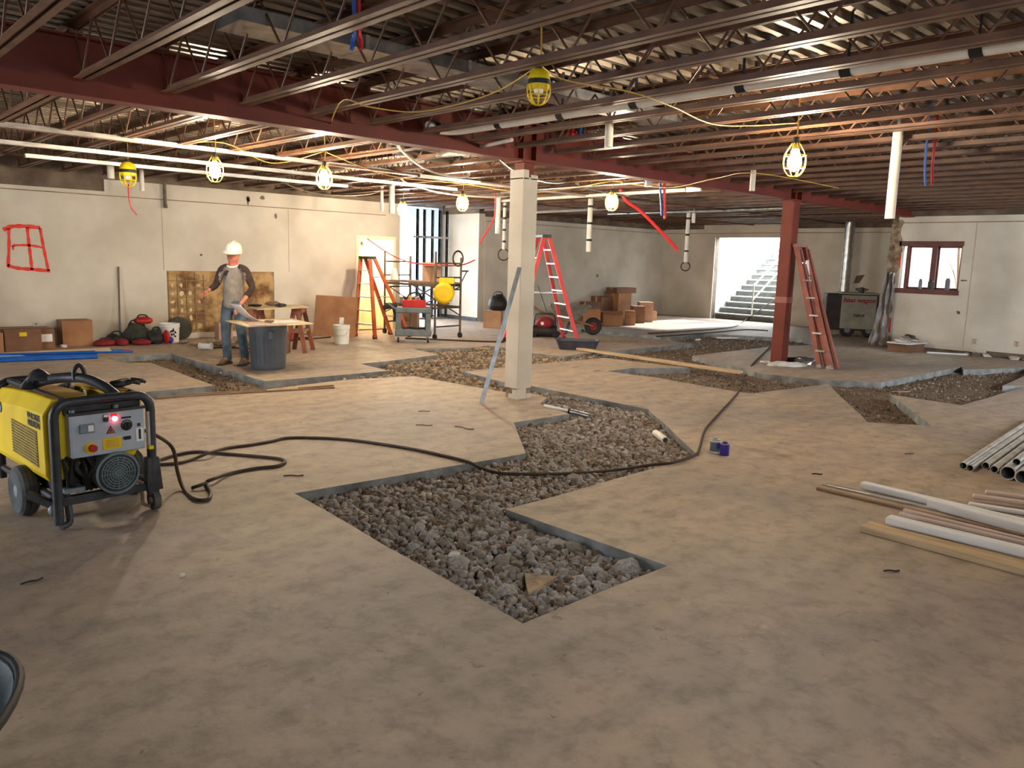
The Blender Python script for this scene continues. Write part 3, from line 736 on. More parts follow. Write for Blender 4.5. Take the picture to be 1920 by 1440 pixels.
# insulation / round duct far left of beam
for (x0, x1, yy, r, lb) in ((5.6, 6.8, 8.3, .06, 'short wrapped pale duct hanging beyond the beam'), (5.0, 5.9, 7.6, .05, 'short pale pipe stub just beyond the beam')):
    mb = MB(); mb.tube(spline([(x0, yy, 2.9), ((x0 + x1) / 2, yy + .05, 2.86), (x1, yy + .1, 2.88)], 5), r, 10); tag(mb.build('duct_stub', 'strut', smooth=True), lb, 'duct')

# ---- long white drain pipe with black couplings
PX_, PZ_ = 5.12, 2.862
dp = thing('drain_pipe', 'long white PVC drain pipe with black couplings along the joists', 'pipe', (0, 0, 0))
ys = [6.35, 5.75, 4.95, 4.15, 3.2, 2.45, 1.7, 0.9, 0.0, -.9]
for a, b in zip(ys, ys[1:]):
    mb = MB(); mb.cyl((PX_, a, PZ_), (PX_, b, PZ_), .052, n=16); mb.build('pipe_length', 'pvc', dp, smooth=True)
for y in ys[1:-1]:
    mb = MB(); mb.cyl((PX_, y - .035, PZ_), (PX_, y + .035, PZ_), .058, n=16); c_ = mb.build('coupling', 'black', dp, smooth=True)
    mb = MB(); mb.bar((PX_, y, PZ_ + .05), (PX_, y, CEIL), .03, .004, up=(0, 1, 0)); mb.build('hanger_strap', 'black', c_)
mb = MB(); mb.tube(spline([(PX_, 6.35, PZ_), (PX_ - .05, 6.45, PZ_), (PX_ - .15, 6.48, PZ_), (PX_ - .3, 6.47, PZ_)], 5), .052, 12); mb.build('elbow_branch', 'pvc', dp, smooth=True)
mb = MB(); mb.cyl((PX_ - .24, 6.472, PZ_), (PX_ - .17, 6.476, PZ_), .058, n=14); mb.build('coupling', 'black', dp, smooth=True)

def drop_pipe(px0, py0, px1, py1, r, label, bands=0, ring=None, ztop=2.9, m='pvc'):
    p = fp(px0, py0, ztop); n = V((FWD.x, FWD.y, 0)).normalized()
    d = _ray(px1, py1); t = n.dot(p) / n.dot(d); zb = CAMH + d.z * t
    o = thing('hanging_pipe', label, 'pipe', (p.x, p.y, zb))
    L = ztop - zb
    mb = MB(); mb.pipe((0, 0, 0), (0, 0, L), r, r * .85, 14); mb.build('tube', m, o, smooth=True)
    for k in range(bands):
        z = L * (k + .7) / (bands + .4); mb = MB(); mb.cyl((0, 0, z - .022), (0, 0, z + .022), r * 1.12, n=12); mb.build('black_band', 'black', o, smooth=True)
    mb = MB(); mb.bar((0, 0, L - .02), (0, 0, 3.198 - zb), .03, .004); mb.build('strap', 'galv', o)
    if ring:
        cx, rr = 0, ring
        mb = MB(); q = [(math.cos(2 * PI * k / 20) * rr, 0, -rr * .9 + math.sin(2 * PI * k / 20) * rr) for k in range(20)]
        mb.tube(q, .014, 6, closed=True); ro = mb.build('cable_coil', 'cable', o, smooth=True); ro.rotation_euler.z = RZC
    return o
drop_pipe(1685, 240, 1665, 410, .045, 'long white pipe hanging at right above the window wall', ztop=2.9)
drop_pipe(1143, 230, 1143, 276, .04, 'short white pipe dropping from the black-banded drain pipe')
drop_pipe(1292, 388, 1285, 492, .045, 'black-banded white pipe hanging with a cable coil left of the stairs', 3, .10)
drop_pipe(1301, 400, 1299, 418, .04, 'tiny pipe stub hanging beside the coil-ended pipe', ztop=2.7)
drop_pipe(1108, 365, 1105, 472, .05, 'black-banded white pipe hanging right of the red stepladder', 3)
drop_pipe(935, 362, 934, 438, .05, 'plain white pipe hanging left of the white column')
drop_pipe(947, 372, 946, 468, .035, 'thin black-banded pipe hanging close behind the white column', 4, .12)
drop_pipe(735, 340, 733, 400, .05, 'white pipe hanging above the scaffold')
drop_pipe(716, 350, 716, 395, .03, 'thin white pipe stub hanging above the lit doorway', ztop=2.85)
drop_pipe(265, 318, 264, 358, .035, 'white pipe stub hanging beside the yellow lamp near the left wall', ztop=2.85)
drop_pipe(207, 308, 207, 335, .05, 'pale junction pipe high on the left wall', ztop=2.85)
drop_pipe(1413, 318, 1412, 358, .035, 'short white pipe stub hanging left of the brightest lamp', ztop=2.85)
mb = MB(); mb.cyl((0, 0, 0), (0, 0, .10), .06, n=14); tag(mb.build('ceiling_fixture', 'white', smooth=True, loc=fp(1216, 350, 2.7)), 'small white round fixture just under the beam right of the lamp', 'fixture')
line_thing('ceiling_sign', fp(1288, 356, 2.75), fp(1315, 354, 2.75), .04, .07, 'white', 'short white plate under the joists right of the blue and red tubes', 'plate')

# ---- coloured tubes hanging from the roof
def hang_tube(pts, r, m, label, z0=None):
    mb = MB(); mb.tube(spline(pts, 5), r, 8); return tag(mb.build('hanging_tube', m, smooth=True), label, 'tube')
def vt(px0, py0, px1, py1, ztop, r, m, label):
    p = fp(px0, py0, ztop); n = V((FWD.x, FWD.y, 0)).normalized(); d = _ray(px1, py1); t = n.dot(p) / n.dot(d)
    q = d * t + V((0, 0, CAMH)); hang_tube([V((p.x, p.y, 3.2)), p, p.lerp(q, .5) + V((.01, .01, 0)), q], r, m, label)
vt(1238, 345, 1241, 404, 2.75, .016, 'bluetube', 'blue plastic tube hanging straight under the far beam')
vt(1246, 345, 1247, 410, 2.75, .02, 'redtube', 'red plastic tube hanging beside the blue tube under the far beam')
vt(1736, 285, 1735, 348, 2.75, .012, 'bluetube', 'blue plastic tube hanging at right above the window')
vt(1751, 283, 1748, 346, 2.75, .014, 'redtube', 'red plastic tube hanging at right above the window')
vt(664, 50, 659, 93, 2.85, .012, 'bluetube', 'short blue tube dangling near the top of the view')
vt(673, 52, 677, 92, 2.85, .012, 'redtube', 'short red tube dangling near the top of the view')
p = fp(1165, 366, 2.75); n_ = V((FWD.x, FWD.y, 0)).normalized()
def onp(px, py): d = _ray(px, py); return d * (n_.dot(p) / n_.dot(d)) + V((0, 0, CAMH))
hang_tube([onp(1150, 362) + V((0, 0, .42)), onp(1170, 371), onp(1200, 395), onp(1240, 435), onp(1271, 469)], .028, 'redtube', 'long red hose dangling diagonally below the beam')
p = fp(927, 371, 2.75)
hang_tube([onp(927, 371) + V((0, 0, .44)), onp(928, 400), onp(915, 430), onp(899, 456)], .016, 'redtube', 'red tube curving down left of the white column')
for (x_, y_, m_, lb) in ((1073, 247, 'redtube', 'small red valve high on the beam web'), (1088, 247, 'bluetube', 'small blue valve high on the beam web')):
    mb = MB(); mb.cyl((0, 0, -.05), (0, 0, .05), .025, n=10); mb.cyl((0, 0, -.01), (0, -.07, -.01), .012, n=8); tag(mb.build('valve', m_, smooth=True, loc=wy(x_, y_, BY - .14)), lb, 'valve')

# ---- string lamps
def string_lamp(loc, label, lit, size=1.0, ztop=3.195, group=None):
    o = thing('string_lamp', label, 'lamp', loc, RZC, group)
    s = size
    mb = MB(); mb.cyl((0, 0, .07 * s), (0, 0, .15 * s), .024 * s, .018 * s, n=12); mb.build('socket', 'black', o, smooth=True)
    mb = MB(); mb.tube(spline([(0, 0, .14 * s), (.01, .01, .2 * s), (0, 0, max(.22 * s, ztop - loc[2]))], 4), .006, 6); mb.build('cord', 'cord', o, smooth=True)
    if lit:
        mb = MB(); mb.lathe([(.003, -.075 * s), (.03 * s, -.066 * s), (.046 * s, -.035 * s), (.046 * s, 0), (.03 * s, .045 * s), (.018 * s, .07 * s), (.003, .075 * s)], 14); mb.build('bulb', 'bulbw', o, smooth=True)
    else:
        mb = MB(); mb.lathe([(.003, -.05 * s), (.03 * s, -.04 * s), (.03 * s, .03 * s), (.015 * s, .07 * s), (.003, .08 * s)], 12); mb.build('bulb', 'white', o, smooth=True)
        mb = MB(); mb.lathe([(.072 * s, -.01 * s), (.075 * s, .06 * s), (.06 * s, .10 * s), (.03 * s, .12 * s), (.025 * s, .115 * s), (.055 * s, .095 * s), (.07 * s, .058 * s), (.068 * s, -.008 * s)], 16); mb.build('guard_hood', 'yellow', o, smooth=True)
        mb = MB(); mb.pipe((0, 0, .02 * s), (0, 0, .05 * s), .079 * s, .073 * s, 16); mb.build('strap_band', 'black', o, smooth=True)
    n = 8
    for k in range(n):
        a = 2 * PI * k / n; c, d = math.cos(a), math.sin(a); R_ = .072 * s
        mb = MB(); mb.tube(spline([(c * .026 * s, d * .026 * s, .11 * s), (c * R_, d * R_, .03 * s), (c * R_, d * R_, -.05 * s), (c * .04 * s, d * .04 * s, -.10 * s), (0, 0, -.11 * s)], 3), .003 * s if lit else .0045 * s, 5)
        mb.build('guard_wire', 'yellow', o, smooth=True)
    for z in (.03, -.05):
        mb = MB(); mb.tube([(math.cos(2 * PI * k / 16) * .072 * s, math.sin(2 * PI * k / 16) * .072 * s, z * s) for k in range(16)], .003 * s if lit else .0045 * s, 5, closed=True); mb.build('guard_ring', 'yellow', o, smooth=True)
    return o
LAMPS = {}
for key, px, py, z, lb in (('a', 403, 318, 2.5, 'lit caged bulb nearest the left wall, above the man'), ('b', 608, 333, 2.5, 'large bright caged bulb between the man and the orange stepladder'),
                           ('c', 867, 380, 2.5, 'lit caged bulb above the scaffold left of the white column'), ('d', 755, 392, 2.5, 'small lit caged bulb at the alcove beside the studs'),
                           ('e', 1147, 378, 2.5, 'lit caged bulb right of the red stepladder'), ('f', 1490, 300, 2.5, 'brightest caged bulb in front of the red steel column')):
    LAMPS[key] = fp(px, py, z); string_lamp(LAMPS[key], lb, True, 1.25)
LAMPS['g'] = fp(1010, 165, 2.68); string_lamp(LAMPS['g'], 'unlit yellow cage lamp with black strap hanging near the middle joists', False, .95)
LAMPS['h'] = fp(240, 328, 2.55); string_lamp(LAMPS['h'], 'unlit yellow cage lamp hanging by the left wall', False, 1.35)
# closet bulb (light inside the doorway)
string_lamp(V((9.62, 15.3, 1.72)), 'bare caged bulb glowing inside the cream doorway', True, 1.2, 2.38)
def cordline(pts, label, r=.005, m='cord'):
    mb = MB(); mb.tube(spline(pts, 8), r, 6); return tag(mb.build('string_light_cord', m, smooth=True), label, 'cord')
up = V((0, 0, .3))
cordline([fp(615, 250, 2.78), fp(640, 190, 2.8), fp(690, 200, 2.74), fp(770, 210, 2.70), fp(840, 200, 2.74), fp(930, 172, 2.8), LAMPS['g'] + V((0, 0, .14))], 'yellow cord sagging towards the unlit yellow cage lamp')
cordline([LAMPS['g'] + V((0, 0, .14)), fp(1060, 150, 2.78), fp(1180, 172, 2.72), fp(1260, 200, 2.70), fp(1350, 235, 2.72), LAMPS['f'] + up], 'thin cord from the yellow cage lamp to the brightest bulb')
cordline([LAMPS['h'] + V((0, 0, .25)), LAMPS['a'] + up, (LAMPS['a'] + LAMPS['b']) / 2 + V((0, 0, .12)), LAMPS['b'] + up], 'cord linking the two bulbs over the man')
cordline([LAMPS['b'] + up, V((6.5, 9.6, 2.72)), LAMPS['c'] + up, V((8.9, 9.2, 2.66)), LAMPS['e'] + up], 'cord linking the bulbs behind the white column')
cordline([LAMPS['e'] + up, fp(1250, 352, 2.68), fp(1340, 335, 2.72), fp(1420, 325, 2.7), (LAMPS['f'] + LAMPS['e']) / 2 + V((3, -.5, .2))], 'cord running from the bulb by the red stepladder to the right')
mb = MB(); p = LAMPS['h']; mb.tube(spline([p + V((0, 0, -.12)), p + V((.03, .1, -.25)), p + V((.05, .1, -.4)), p + V((.12, .1, -.5))], 4), .008, 6); tag(mb.build('loose_wire', 'redtube', smooth=True), 'short loose red wire below the cage lamp at the left wall', 'wire')
# vertical galvanised duct by the heater
vd = thing('vertical_duct', 'shiny galvanised round duct rising behind the heater', 'duct', (20.6, 9.42, .9))
zz = [0, .55, 1.1, 1.65, 2.0]
for a, b in zip(zz, zz[1:]):
    mb = MB(); mb.cyl((0, 0, a), (0, 0, b), .12, n=18); mb.build('duct_section', 'galv', vd, smooth=True)
    mb = MB(); mb.cyl((0, 0, b - .015), (0, 0, b + .015), .127, n=18); mb.build('seam_ring', 'strut', vd, smooth=True)
# pipe hole conduit on left wall
mb = MB(); mb.cyl((0, 0, 0), (0, 0, .38), .03, n=8); mb.cyl((0, -.02, -.04), (0, 0, .02), .035, n=8)
tag(mb.build('wall_conduit', 'scaff', smooth=True, loc=wy(310, 385, WL - .08)), 'short brown conduit stub on the left wall above the stained panel', 'conduit')
# studs in the alcove
for k, x in enumerate((12.3, 12.52, 12.78, 13.02, 13.26)):
    line_thing('metal_stud', (x, 16.9, 0), (x, 16.9, 2.78), .04, .09, 'galv', ('leftmost', 'second from left', 'middle', 'second from right', 'rightmost')[k] + ' galvanised steel stud standing in the alcove framing', 'stud', 'steel studs in the alcove', shape='channel')
fm = MB(); fm.box(12.26, 13.19, 17.22, 17.226, .02, 2.88); tag(fm.build('plastic_film', 'film'), 'pale translucent plastic film stretched behind the alcove studs', 'film')
line_thing('stud_track', (12.2, 16.9, 2.1), (13.3, 16.9, 2.1), .09, .05, 'galv', 'level galvanised track across the alcove studs', 'track', shape='channel')
line_thing('stud_track', (12.2, 16.9, 0.002), (13.3, 16.9, 0.002), .09, .04, 'galv', 'galvanised floor track under the alcove studs', 'track', shape='channel')

# loose wire bundles sagging under the far joists
for k, (p0, p1, sag, m_, lb) in enumerate((((5.3, 7.6, 2.79), (7.6, 9.2, 2.79), .12, 'pvc', 'pale wire bundle sagging just beyond the beam, left of the white column'), ((6.6, 7.4, 2.79), (9.0, 8.6, 2.79), .10, 'galv', 'grey wire bundle sagging behind the top of the white column'),
                                          ((7.6, 10.8, 2.79), (10.4, 11.4, 2.79), .10, 'pvc', 'pale wire bundle over the scaffold'), ((6.2, 12.4, 2.79), (8.6, 13.2, 2.79), .14, 'scaff', 'brown wire bundle over the orange stepladder'), ((9.6, 8.8, 2.79), (12.4, 8.4, 2.79), .08, 'galv', 'grey wire bundle between the far bulb and the red column'))):
    a, b = V(p0), V(p1); mb = MB()
    for j in range(3):
        o_ = V((0, .03 * j, .01 * j)); mb.tube(spline([a + o_ + V((0, 0, .1)), a + o_, a.lerp(b, .3) + o_ - V((0, 0, sag)), a.lerp(b, .7) + o_ - V((0, 0, sag * .8)), b + o_, b + o_ + V((0, 0, .1))], 5), .009, 5)
    tag(mb.build('wire_bundle', m_, smooth=True), lb, 'wires')

# ================================================================== YELLOW POWER UNIT
gen = thing('power_converter', 'yellow wheeled power converter with grey control panel and tubular frame', 'machine', (1.36, 4.96, 0), math.radians(5))
def rounded(pts, r, k=4):
    out = []
    n = len(pts)
    for i in range(n):
        p = V(pts[i])
        if i in (0, n - 1): out.append(p); continue
        a, b = V(pts[i - 1]), V(pts[i + 1]); da = (a - p).normalized(); db = (b - p).normalized()
        s, e = p + da * r, p + db * r
        for j in range(k + 1):
            t = j / k; out.append(s.lerp(p, t).lerp(p.lerp(e, t), t))
    return out
TZ = .735
mb = MB(); mb.tube(rounded([(-.27, 0, .03), (-.27, -.01, TZ), (.27, -.01, TZ), (.27, 0, .20)], .1, 5), .027, 10); mb.build('front_hoop', 'framepaint', gen, smooth=True)
mb = MB(); mb.tube(rounded([(-.27, 1.0, .10), (-.27, 1.0, TZ), (.27, 1.0, TZ), (.27, 1.0, .10)], .1, 5), .025, 10); mb.build('rear_hoop', 'framepaint', gen, smooth=True)
for s in (-1, 1):
    mb = MB(); mb.tube([(s * .265, .0, .17), (s * .265, 1.0, .17)], .02, 8); mb.build('lower_rail', 'framepaint', gen, smooth=True)
    mb = MB(); mb.tube([(s * .2, .05, TZ), (s * .2, .98, TZ)], .02, 8); mb.build('upper_rail', 'framepaint', gen, smooth=True)
mb = MB(); mb.bar((-.25, .02, .155), (.25, .02, .155), .05, .05); mb.build('cross_bar', 'framepaint', gen, bevel=.005)
# left foot: doubled bars ending in a skid
mb = MB(); mb.tube(rounded([(-.255, .10, .22), (-.21, .04, .20), (-.215, -.02, .0 + .03), (-.27, -.03, .02)], .03, 3), .02, 8); mb.build('foot_loop', 'framepaint', gen, smooth=True)
mb = MB(); mb.ball((-.285, .03, .11), (.03, .03, .035), 8, 6); mb.build('foot_pin', 'rim', gen, smooth=True)
mb = MB(); mb.bar((-.38, .14, .20), (-.27, .02, .13), .03, .04); mb.build('foot_brace', 'framepaint', gen)
# right fork and small wheel
mb = MB(); mb.prism([(.235, .34), (.305, .34), (.325, .13), (.30, .13), (.30, .10), (.245, .10), (.225, .16)], -.025, .03, 'y'); mb.build('fork_bracket', 'framepaint', gen, bevel=.004)
mb = MB(); mb.cyl((.255, 0, .065), (.295, 0, .065), .062, n=20); w_ = mb.build('small_wheel', 'tyre', gen, smooth=True)
mb = MB(); mb.cyl((.25, 0, .065), (.30, 0, .065), .02, n=10); mb.build('hub', 'rim', w_, smooth=True)
mb = MB(); mb.tube(rounded([(.10, .05, .19), (.20, .01, .20), (.21, .01, .04), (.25, .0, .03)], .02, 3), .011, 7); mb.build('parking_stand', 'woodd', gen, smooth=True)
# big wheels
for s, nm in ((-1, 'left'), (1, 'right')):
    prof = [(.085, -.045), (.13, -.05), (.148, -.035), (.152, -.012), (.146, -.008), (.152, -.004), (.152, .012), (.146, .016), (.150, .034), (.13, .05), (.085, .045)]
    mb = MB(); mb.lathe(prof, 26); w_ = mb.build('wheel_tyre', 'tyre', gen, smooth=True); w_.rotation_euler = (0, PI / 2, 0); w_.location = (s * .315, .42, .152)
    mb = MB(); mb.lathe([(.02, -.05), (.035, -.048), (.05, -.03), (.08, -.036), (.09, -.03), (.09, .03), (.08, .036), (.05, .03), (.035, .048), (.02, .05)], 20); mb.build('wheel_rim', 'rim', w_, smooth=True)
mb = MB(); mb.cyl((-.3, .42, .152), (.3, .42, .152), .016, n=10); mb.build('axle', 'darkgrey', gen, smooth=True)
# yellow housing: left hood and right hood with a dark gap between
prof = [(-.285, .27), (-.305, .31), (-.305, .66), (-.25, .745), (-.06, .755), (-.06, .40), (-.20, .27)]
q = MB(); n = len(prof)
def hood(y0, y1, pr, bow=0.0):
    mb = MB(); k = 5; vs = []; fs = []; n = len(pr)
    for i in range(k + 1):
        t = i / k; y = y0 + (y1 - y0) * t; dz = -.05 * t * t
        for x, z in pr: vs.append((x, y, z + (dz if z > .5 else 0)))
    for i in range(k):
        fs += [(i * n + j, i * n + (j + 1) % n, (i + 1) * n + (j + 1) % n, (i + 1) * n + j) for j in range(n)]
    fs += [tuple(range(n))[::-1], tuple(range(k * n, (k + 1) * n))]
    return mb.add(vs, fs)
hood(.06, 1.02, prof).build('side_housing', 'yellow', gen, bevel=.008)
prof_r = [(.06, .40), (.06, .75), (.2, .745), (.255, .70), (.262, .45), (.2, .34)]
hood(.08, .85, prof_r).build('side_housing', 'yellow', gen, bevel=.008)
mb = MB(); mb.prism([(-.252, .07), (-.062, .07), (-.062, .98), (-.252, .98)], .7545, .7555); 
lid = MB(); k = 5; vs = []; fs = []
for i in range(6):
    t = i / 5; y = .07 + .93 * t; dz = -.05 * t * t
    for x, z in ((-.25, .7465), (-.15, .7515), (-.062, .7565)): vs.append((x, y, z + dz + .003))
for i in range(5):
    for j in range(2): fs.append((i * 3 + j, i * 3 + j + 1, i * 3 + j + 4, i * 3 + j + 3))
lid.add(vs, fs).build('dusty_lid', 'dustyyellow', gen)
mb = MB(); mb.prism([(.062, .10), (.19, .10), (.19, .55), (.062, .55)], .752, .757); mb.build('dusty_lid', 'dustyyellow', gen)
# engine mass in the gap
mb = MB(); mb.box(-.06, .06, .1, .95, .22, .66); mb.build('inner_block', 'black', gen)
for k, (a, b, c) in enumerate((((-.05, .15, .69), (0, .3, .73), (.03, .45, .68)), ((.02, .2, .68), (-.03, .35, .72), (-.04, .6, .67)), ((-.02, .5, .70), (.03, .6, .73), (0, .8, .68)))):
    mb = MB(); mb.tube(spline([a, b, c], 6), .022, 8); mb.build('hose', 'black', gen, smooth=True)
# lifting yoke
mb = MB(); mb.tube(spline([(.10, .05, .73), (.05, .12, .79), (-.01, .22, .825), (-.08, .35, .82), (-.15, .45, .80), (-.19, .55, .765)], 5), [.03] * 26, 10); mb.build('lifting_yoke', 'framepaint', gen, smooth=True)
mb = MB(); mb.tube(spline([(-.005, .24, .82), (-.01, .24, .875), (-.03, .25, .905), (-.055, .26, .875), (-.055, .26, .82)], 5), .013, 8); mb.build('lifting_eye', 'framepaint', gen, smooth=True)
mb = MB()
for k in range(7):
    a = random.uniform(-.03, .03); mb.tube(spline([(-.12, .42 + a, .80), (-.18, .46 + a, .83 + a), (-.23, .5, .80), (-.24 + a, .52, .75)], 4), .018, 7)
mb.build('rag_bundle', 'framepaint', gen, smooth=True)
# perforated side grille (geometry slats)
gx_ = -.307
mb = MB(); mb.prism([(.16, .34), (.16, .555), (.60, .56), (.60, .36)], gx_ - .002, gx_ + .004, 'x'); go = mb.build('side_grille', 'grille', gen)
for k in range(12):
    z = .352 + k * .0175; mb = MB(); mb.bar((gx_ - .004, .165, z), (gx_ - .004, .595, z + .012), .006, .007); mb.build('grille_slat', 'grille', go)
mb = MB(); mb.cyl((gx_ - .001, .82, .60), (gx_ - .004, .82, .60), .035, n=16); mb.build('round_sticker', 'teal', gen)
mxs = Matrix(((0, 0, -1, gx_ - .0015), (-1, 0, 0, 0), (0, 1, 0, 0), (0, 0, 0, 1)))
def side_text(s, y, z, size):
    m4 = Matrix.Translation((gx_ - .002, y, z)) @ Matrix(((0, 0, -1, 0), (-1, 0, 0, 0), (0, 1, 0, 0), (0, 0, 0, 1))); return text('maker_lettering', s, size, 'black', gen, m4, shear=.15, bold=.0015)
side_text('WACKER', .20, .632, .05); side_text('NEUSON', .20, .588, .05)
# control panel
mb = MB(); mb.box(-.19, .225, -.025, .12, .405, .655); cp = mb.build('control_box', 'greypanel', gen, bevel=.006)
mb = MB(); mb.box(-.2, .235, -.03, .12, .652, .668); mb.build('box_lip', 'darkgrey', cp)
fy = -.0255
def front(name, x0, x1, z0, z1, m, d=.004, parent=None, bevel=0): 
    mb = MB(); mb.box(x0, x1, fy - d, fy, z0, z1); return mb.build(name, m, parent or cp, bevel=bevel)
pl = front('hour_meter', -.145, -.06, .545, .60, 'rim', .012, bevel=.006)
mb = MB(); mb.box(-.10, -.07, fy - .014, fy - .011, .555, .59); mb.build('meter_lens', 'white', pl)
pl = front('indicator_plate', -.012, .018, .60, .642, 'darkgrey', .003)
mb = MB(); mb.box(-.009, .015, fy - .0045, fy - .003, .626, .64); mb.build('printed_line', 'white', pl)
mb = MB(); mb.cyl((.003, fy - .012, .61), (.003, fy, .61), .012, n=14); mb.build('push_button', 'darkgrey', pl, smooth=True)
pl = front('indicator_plate', .034, .066, .598, .642, 'red', .002)
mb = MB(); mb.cyl((.05, fy - .014, .612), (.05, fy, .612), .015, n=14); mb.build('pilot_lamp', 'redlamp', pl, smooth=True, label='red glowing pilot lamp')
mb = MB(); mb.prism([(.003, .525), (.052, .525), (.0275, .572)], fy - .003, fy, 'y'); tr = mb.build('warning_triangle', 'black', cp)
mb = MB(); mb.prism([(.008, .528), (.047, .528), (.0275, .565)], fy - .004, fy - .003, 'y'); tr2 = mb.build('triangle_field', 'orange', tr)
mb = MB(); mb.prism([(.0245, .558), (.0335, .546), (.0285, .544), (.0305, .531), (.0215, .546), (.0275, .549)], fy - .005, fy - .004, 'y'); mb.build('bolt_symbol', 'black', tr)
pl = front('selector_plate', .088, .148, .53, .598, 'greypanel', .004)
mb = MB(); mb.pipe((.118, fy - .007, .564), (.118, fy, .564), .033, .026, 20); mb.build('selector_ring', 'darkgrey', pl, smooth=True)
mb = MB(); mb.cyl((.118, fy - .022, .562), (.118, fy, .562), .023, n=18); mb.build('selector_knob', 'black', pl, smooth=True)
mb = MB(); mb.box(.115, .121, fy - .026, fy - .021, .542, .582); mb.build('knob_grip', 'black', pl)
front('brand_strip', .09, .146, .604, .615, 'black', .002)
mb = MB(); mb.cyl((-.088, fy - .004, .455), (-.088, fy, .455), .034, n=20); es = mb.build('emergency_stop_ring', 'yellow', cp, smooth=True)
mb = MB(); mb.cyl((-.08, fy - .03, .455), (-.08, fy, .455), .021, n=18); mb.build('stop_button', 'red', es, smooth=True)
pl = front('instruction_sticker', -.02, .085, .432, .5, 'yellow', .002)
for k in range(4):
    mb = MB(); mb.box(-.005, .07, fy - .003, fy - .002, .445 + k * .012, .449 + k * .012); mb.build('printed_line', 'dustyyellow', pl)
front('cable_inlet', .097, .14, .475, .497, 'black', .012, bevel=.008)
pl = front('number_plate', .172, .215, .455, .535, 'white', .002)
text('number_lettering', '1', .085, 'black', pl, Matrix.Translation((.193, fy - .0035, .495)) @ Matrix.Rotation(PI / 2, 4, 'X'), bold=.002)
front('rocker_switch', .182, .198, .548, .566, 'darkgrey', .006)
mb = MB(); mb.cyl((.247, -.02, .42), (.247, -.02, .63), .013, n=10); mb.build('silver_strut', 'alu', gen, smooth=True)
front('side_lug', .235, .262, .40, .42, 'yellow', .03, gen)
for x_, z_ in ((-.17, .685), (.07, .69)):
    mb = MB(); mb.cyl((x_, -.0, z_ - .02), (x_, -.0, z_), .016, n=10); mb.build('cable_gland', 'rim', gen, smooth=True)
mb = MB(); mb.box(-.2, .22, .02, .12, .66, .70); mb.build('top_duct', 'darkgrey', gen)
# motor
mo = MB(); mo.cyl((.05, -.03, .285), (.05, .35, .285), .118, n=28); mt = mo.build('motor_body', 'motor', gen, smooth=True)
mb = MB(); mb.pipe((.05, -.05, .285), (.05, .06, .285), .126, .112, 28); mb.build('fan_cowl', 'motor', mt, smooth=True)
mb = MB(); mb.cyl((.05, -.048, .285), (.05, -.04, .285), .108, n=28); mb.build('cowl_mesh', 'motordark', mt)
for r_ in (.095, .08, .065, .05, .035, .02):
    mb = MB(); mb.tube([(.05 + r_ * math.cos(2 * PI * k / 22), -.051, .285 + r_ * math.sin(2 * PI * k / 22)) for k in range(22)], .0042, 5, closed=True); mb.build('mesh_ring', 'motor', mt, smooth=True)
for k in range(8):
    a = PI * k / 8; mb = MB(); mb.bar((.05 - .1 * math.cos(a), -.051, .285 - .1 * math.sin(a)), (.05 + .1 * math.cos(a), -.051, .285 + .1 * math.sin(a)), .005, .005, up=(0, 1, 0)); mb.build('mesh_spoke', 'motor', mt)
# hoses and fins left of the motor
random.seed(21)
for k in range(9):
    x = -.22 + .025 * k; mb = MB()
    mb.tube(spline([(x, .02 + random.uniform(0, .06), .40), (x + random.uniform(-.03, .03), -.01 + random.uniform(0, .06), .33), (x + random.uniform(-.02, .06), .03, .25), (x + .03, .06, .19)], 4), random.uniform(.008, .016), 7)
    mb.build('hose', 'black', gen, smooth=True)
mb = MB(); mb.box(-.24, .0, .08, .5, .18, .40); mb.build('compressor_block', 'black', gen, bevel=.01)
mb = MB(); mb.box(-.23, -.12, .0, .1, .20, .225); mb.build('skid_tab', 'rim', gen)
# black work gloves lying on top
gl = thing('work_gloves', 'crumpled black work gloves lying on the yellow machine', 'gloves', tuple(gen.matrix_world.translation))
gl.location = V((1.36, 4.96, 0)) + Matrix.Rotation(math.radians(5), 3, 'Z') @ V((.17, .2, .757)); gl.rotation_euler.z = .3
for dx, dy in ((0, 0), (.06, .03)):
    mb = MB(); mb.ball((dx, dy, .022), (.06, .04, .024), 10, 7); jag(mb, .004); pm = mb.build('palm', 'black', gl, smooth=True)
    for k in range(4):
        mb = MB(); mb.tube(spline([(dx + .03, dy - .025 + k * .016, .022), (dx + .08, dy - .04 + k * .024, .03), (dx + .115, dy - .045 + k * .027, .014)], 3), .011, 7); mb.build('finger', 'black', pm, smooth=True)

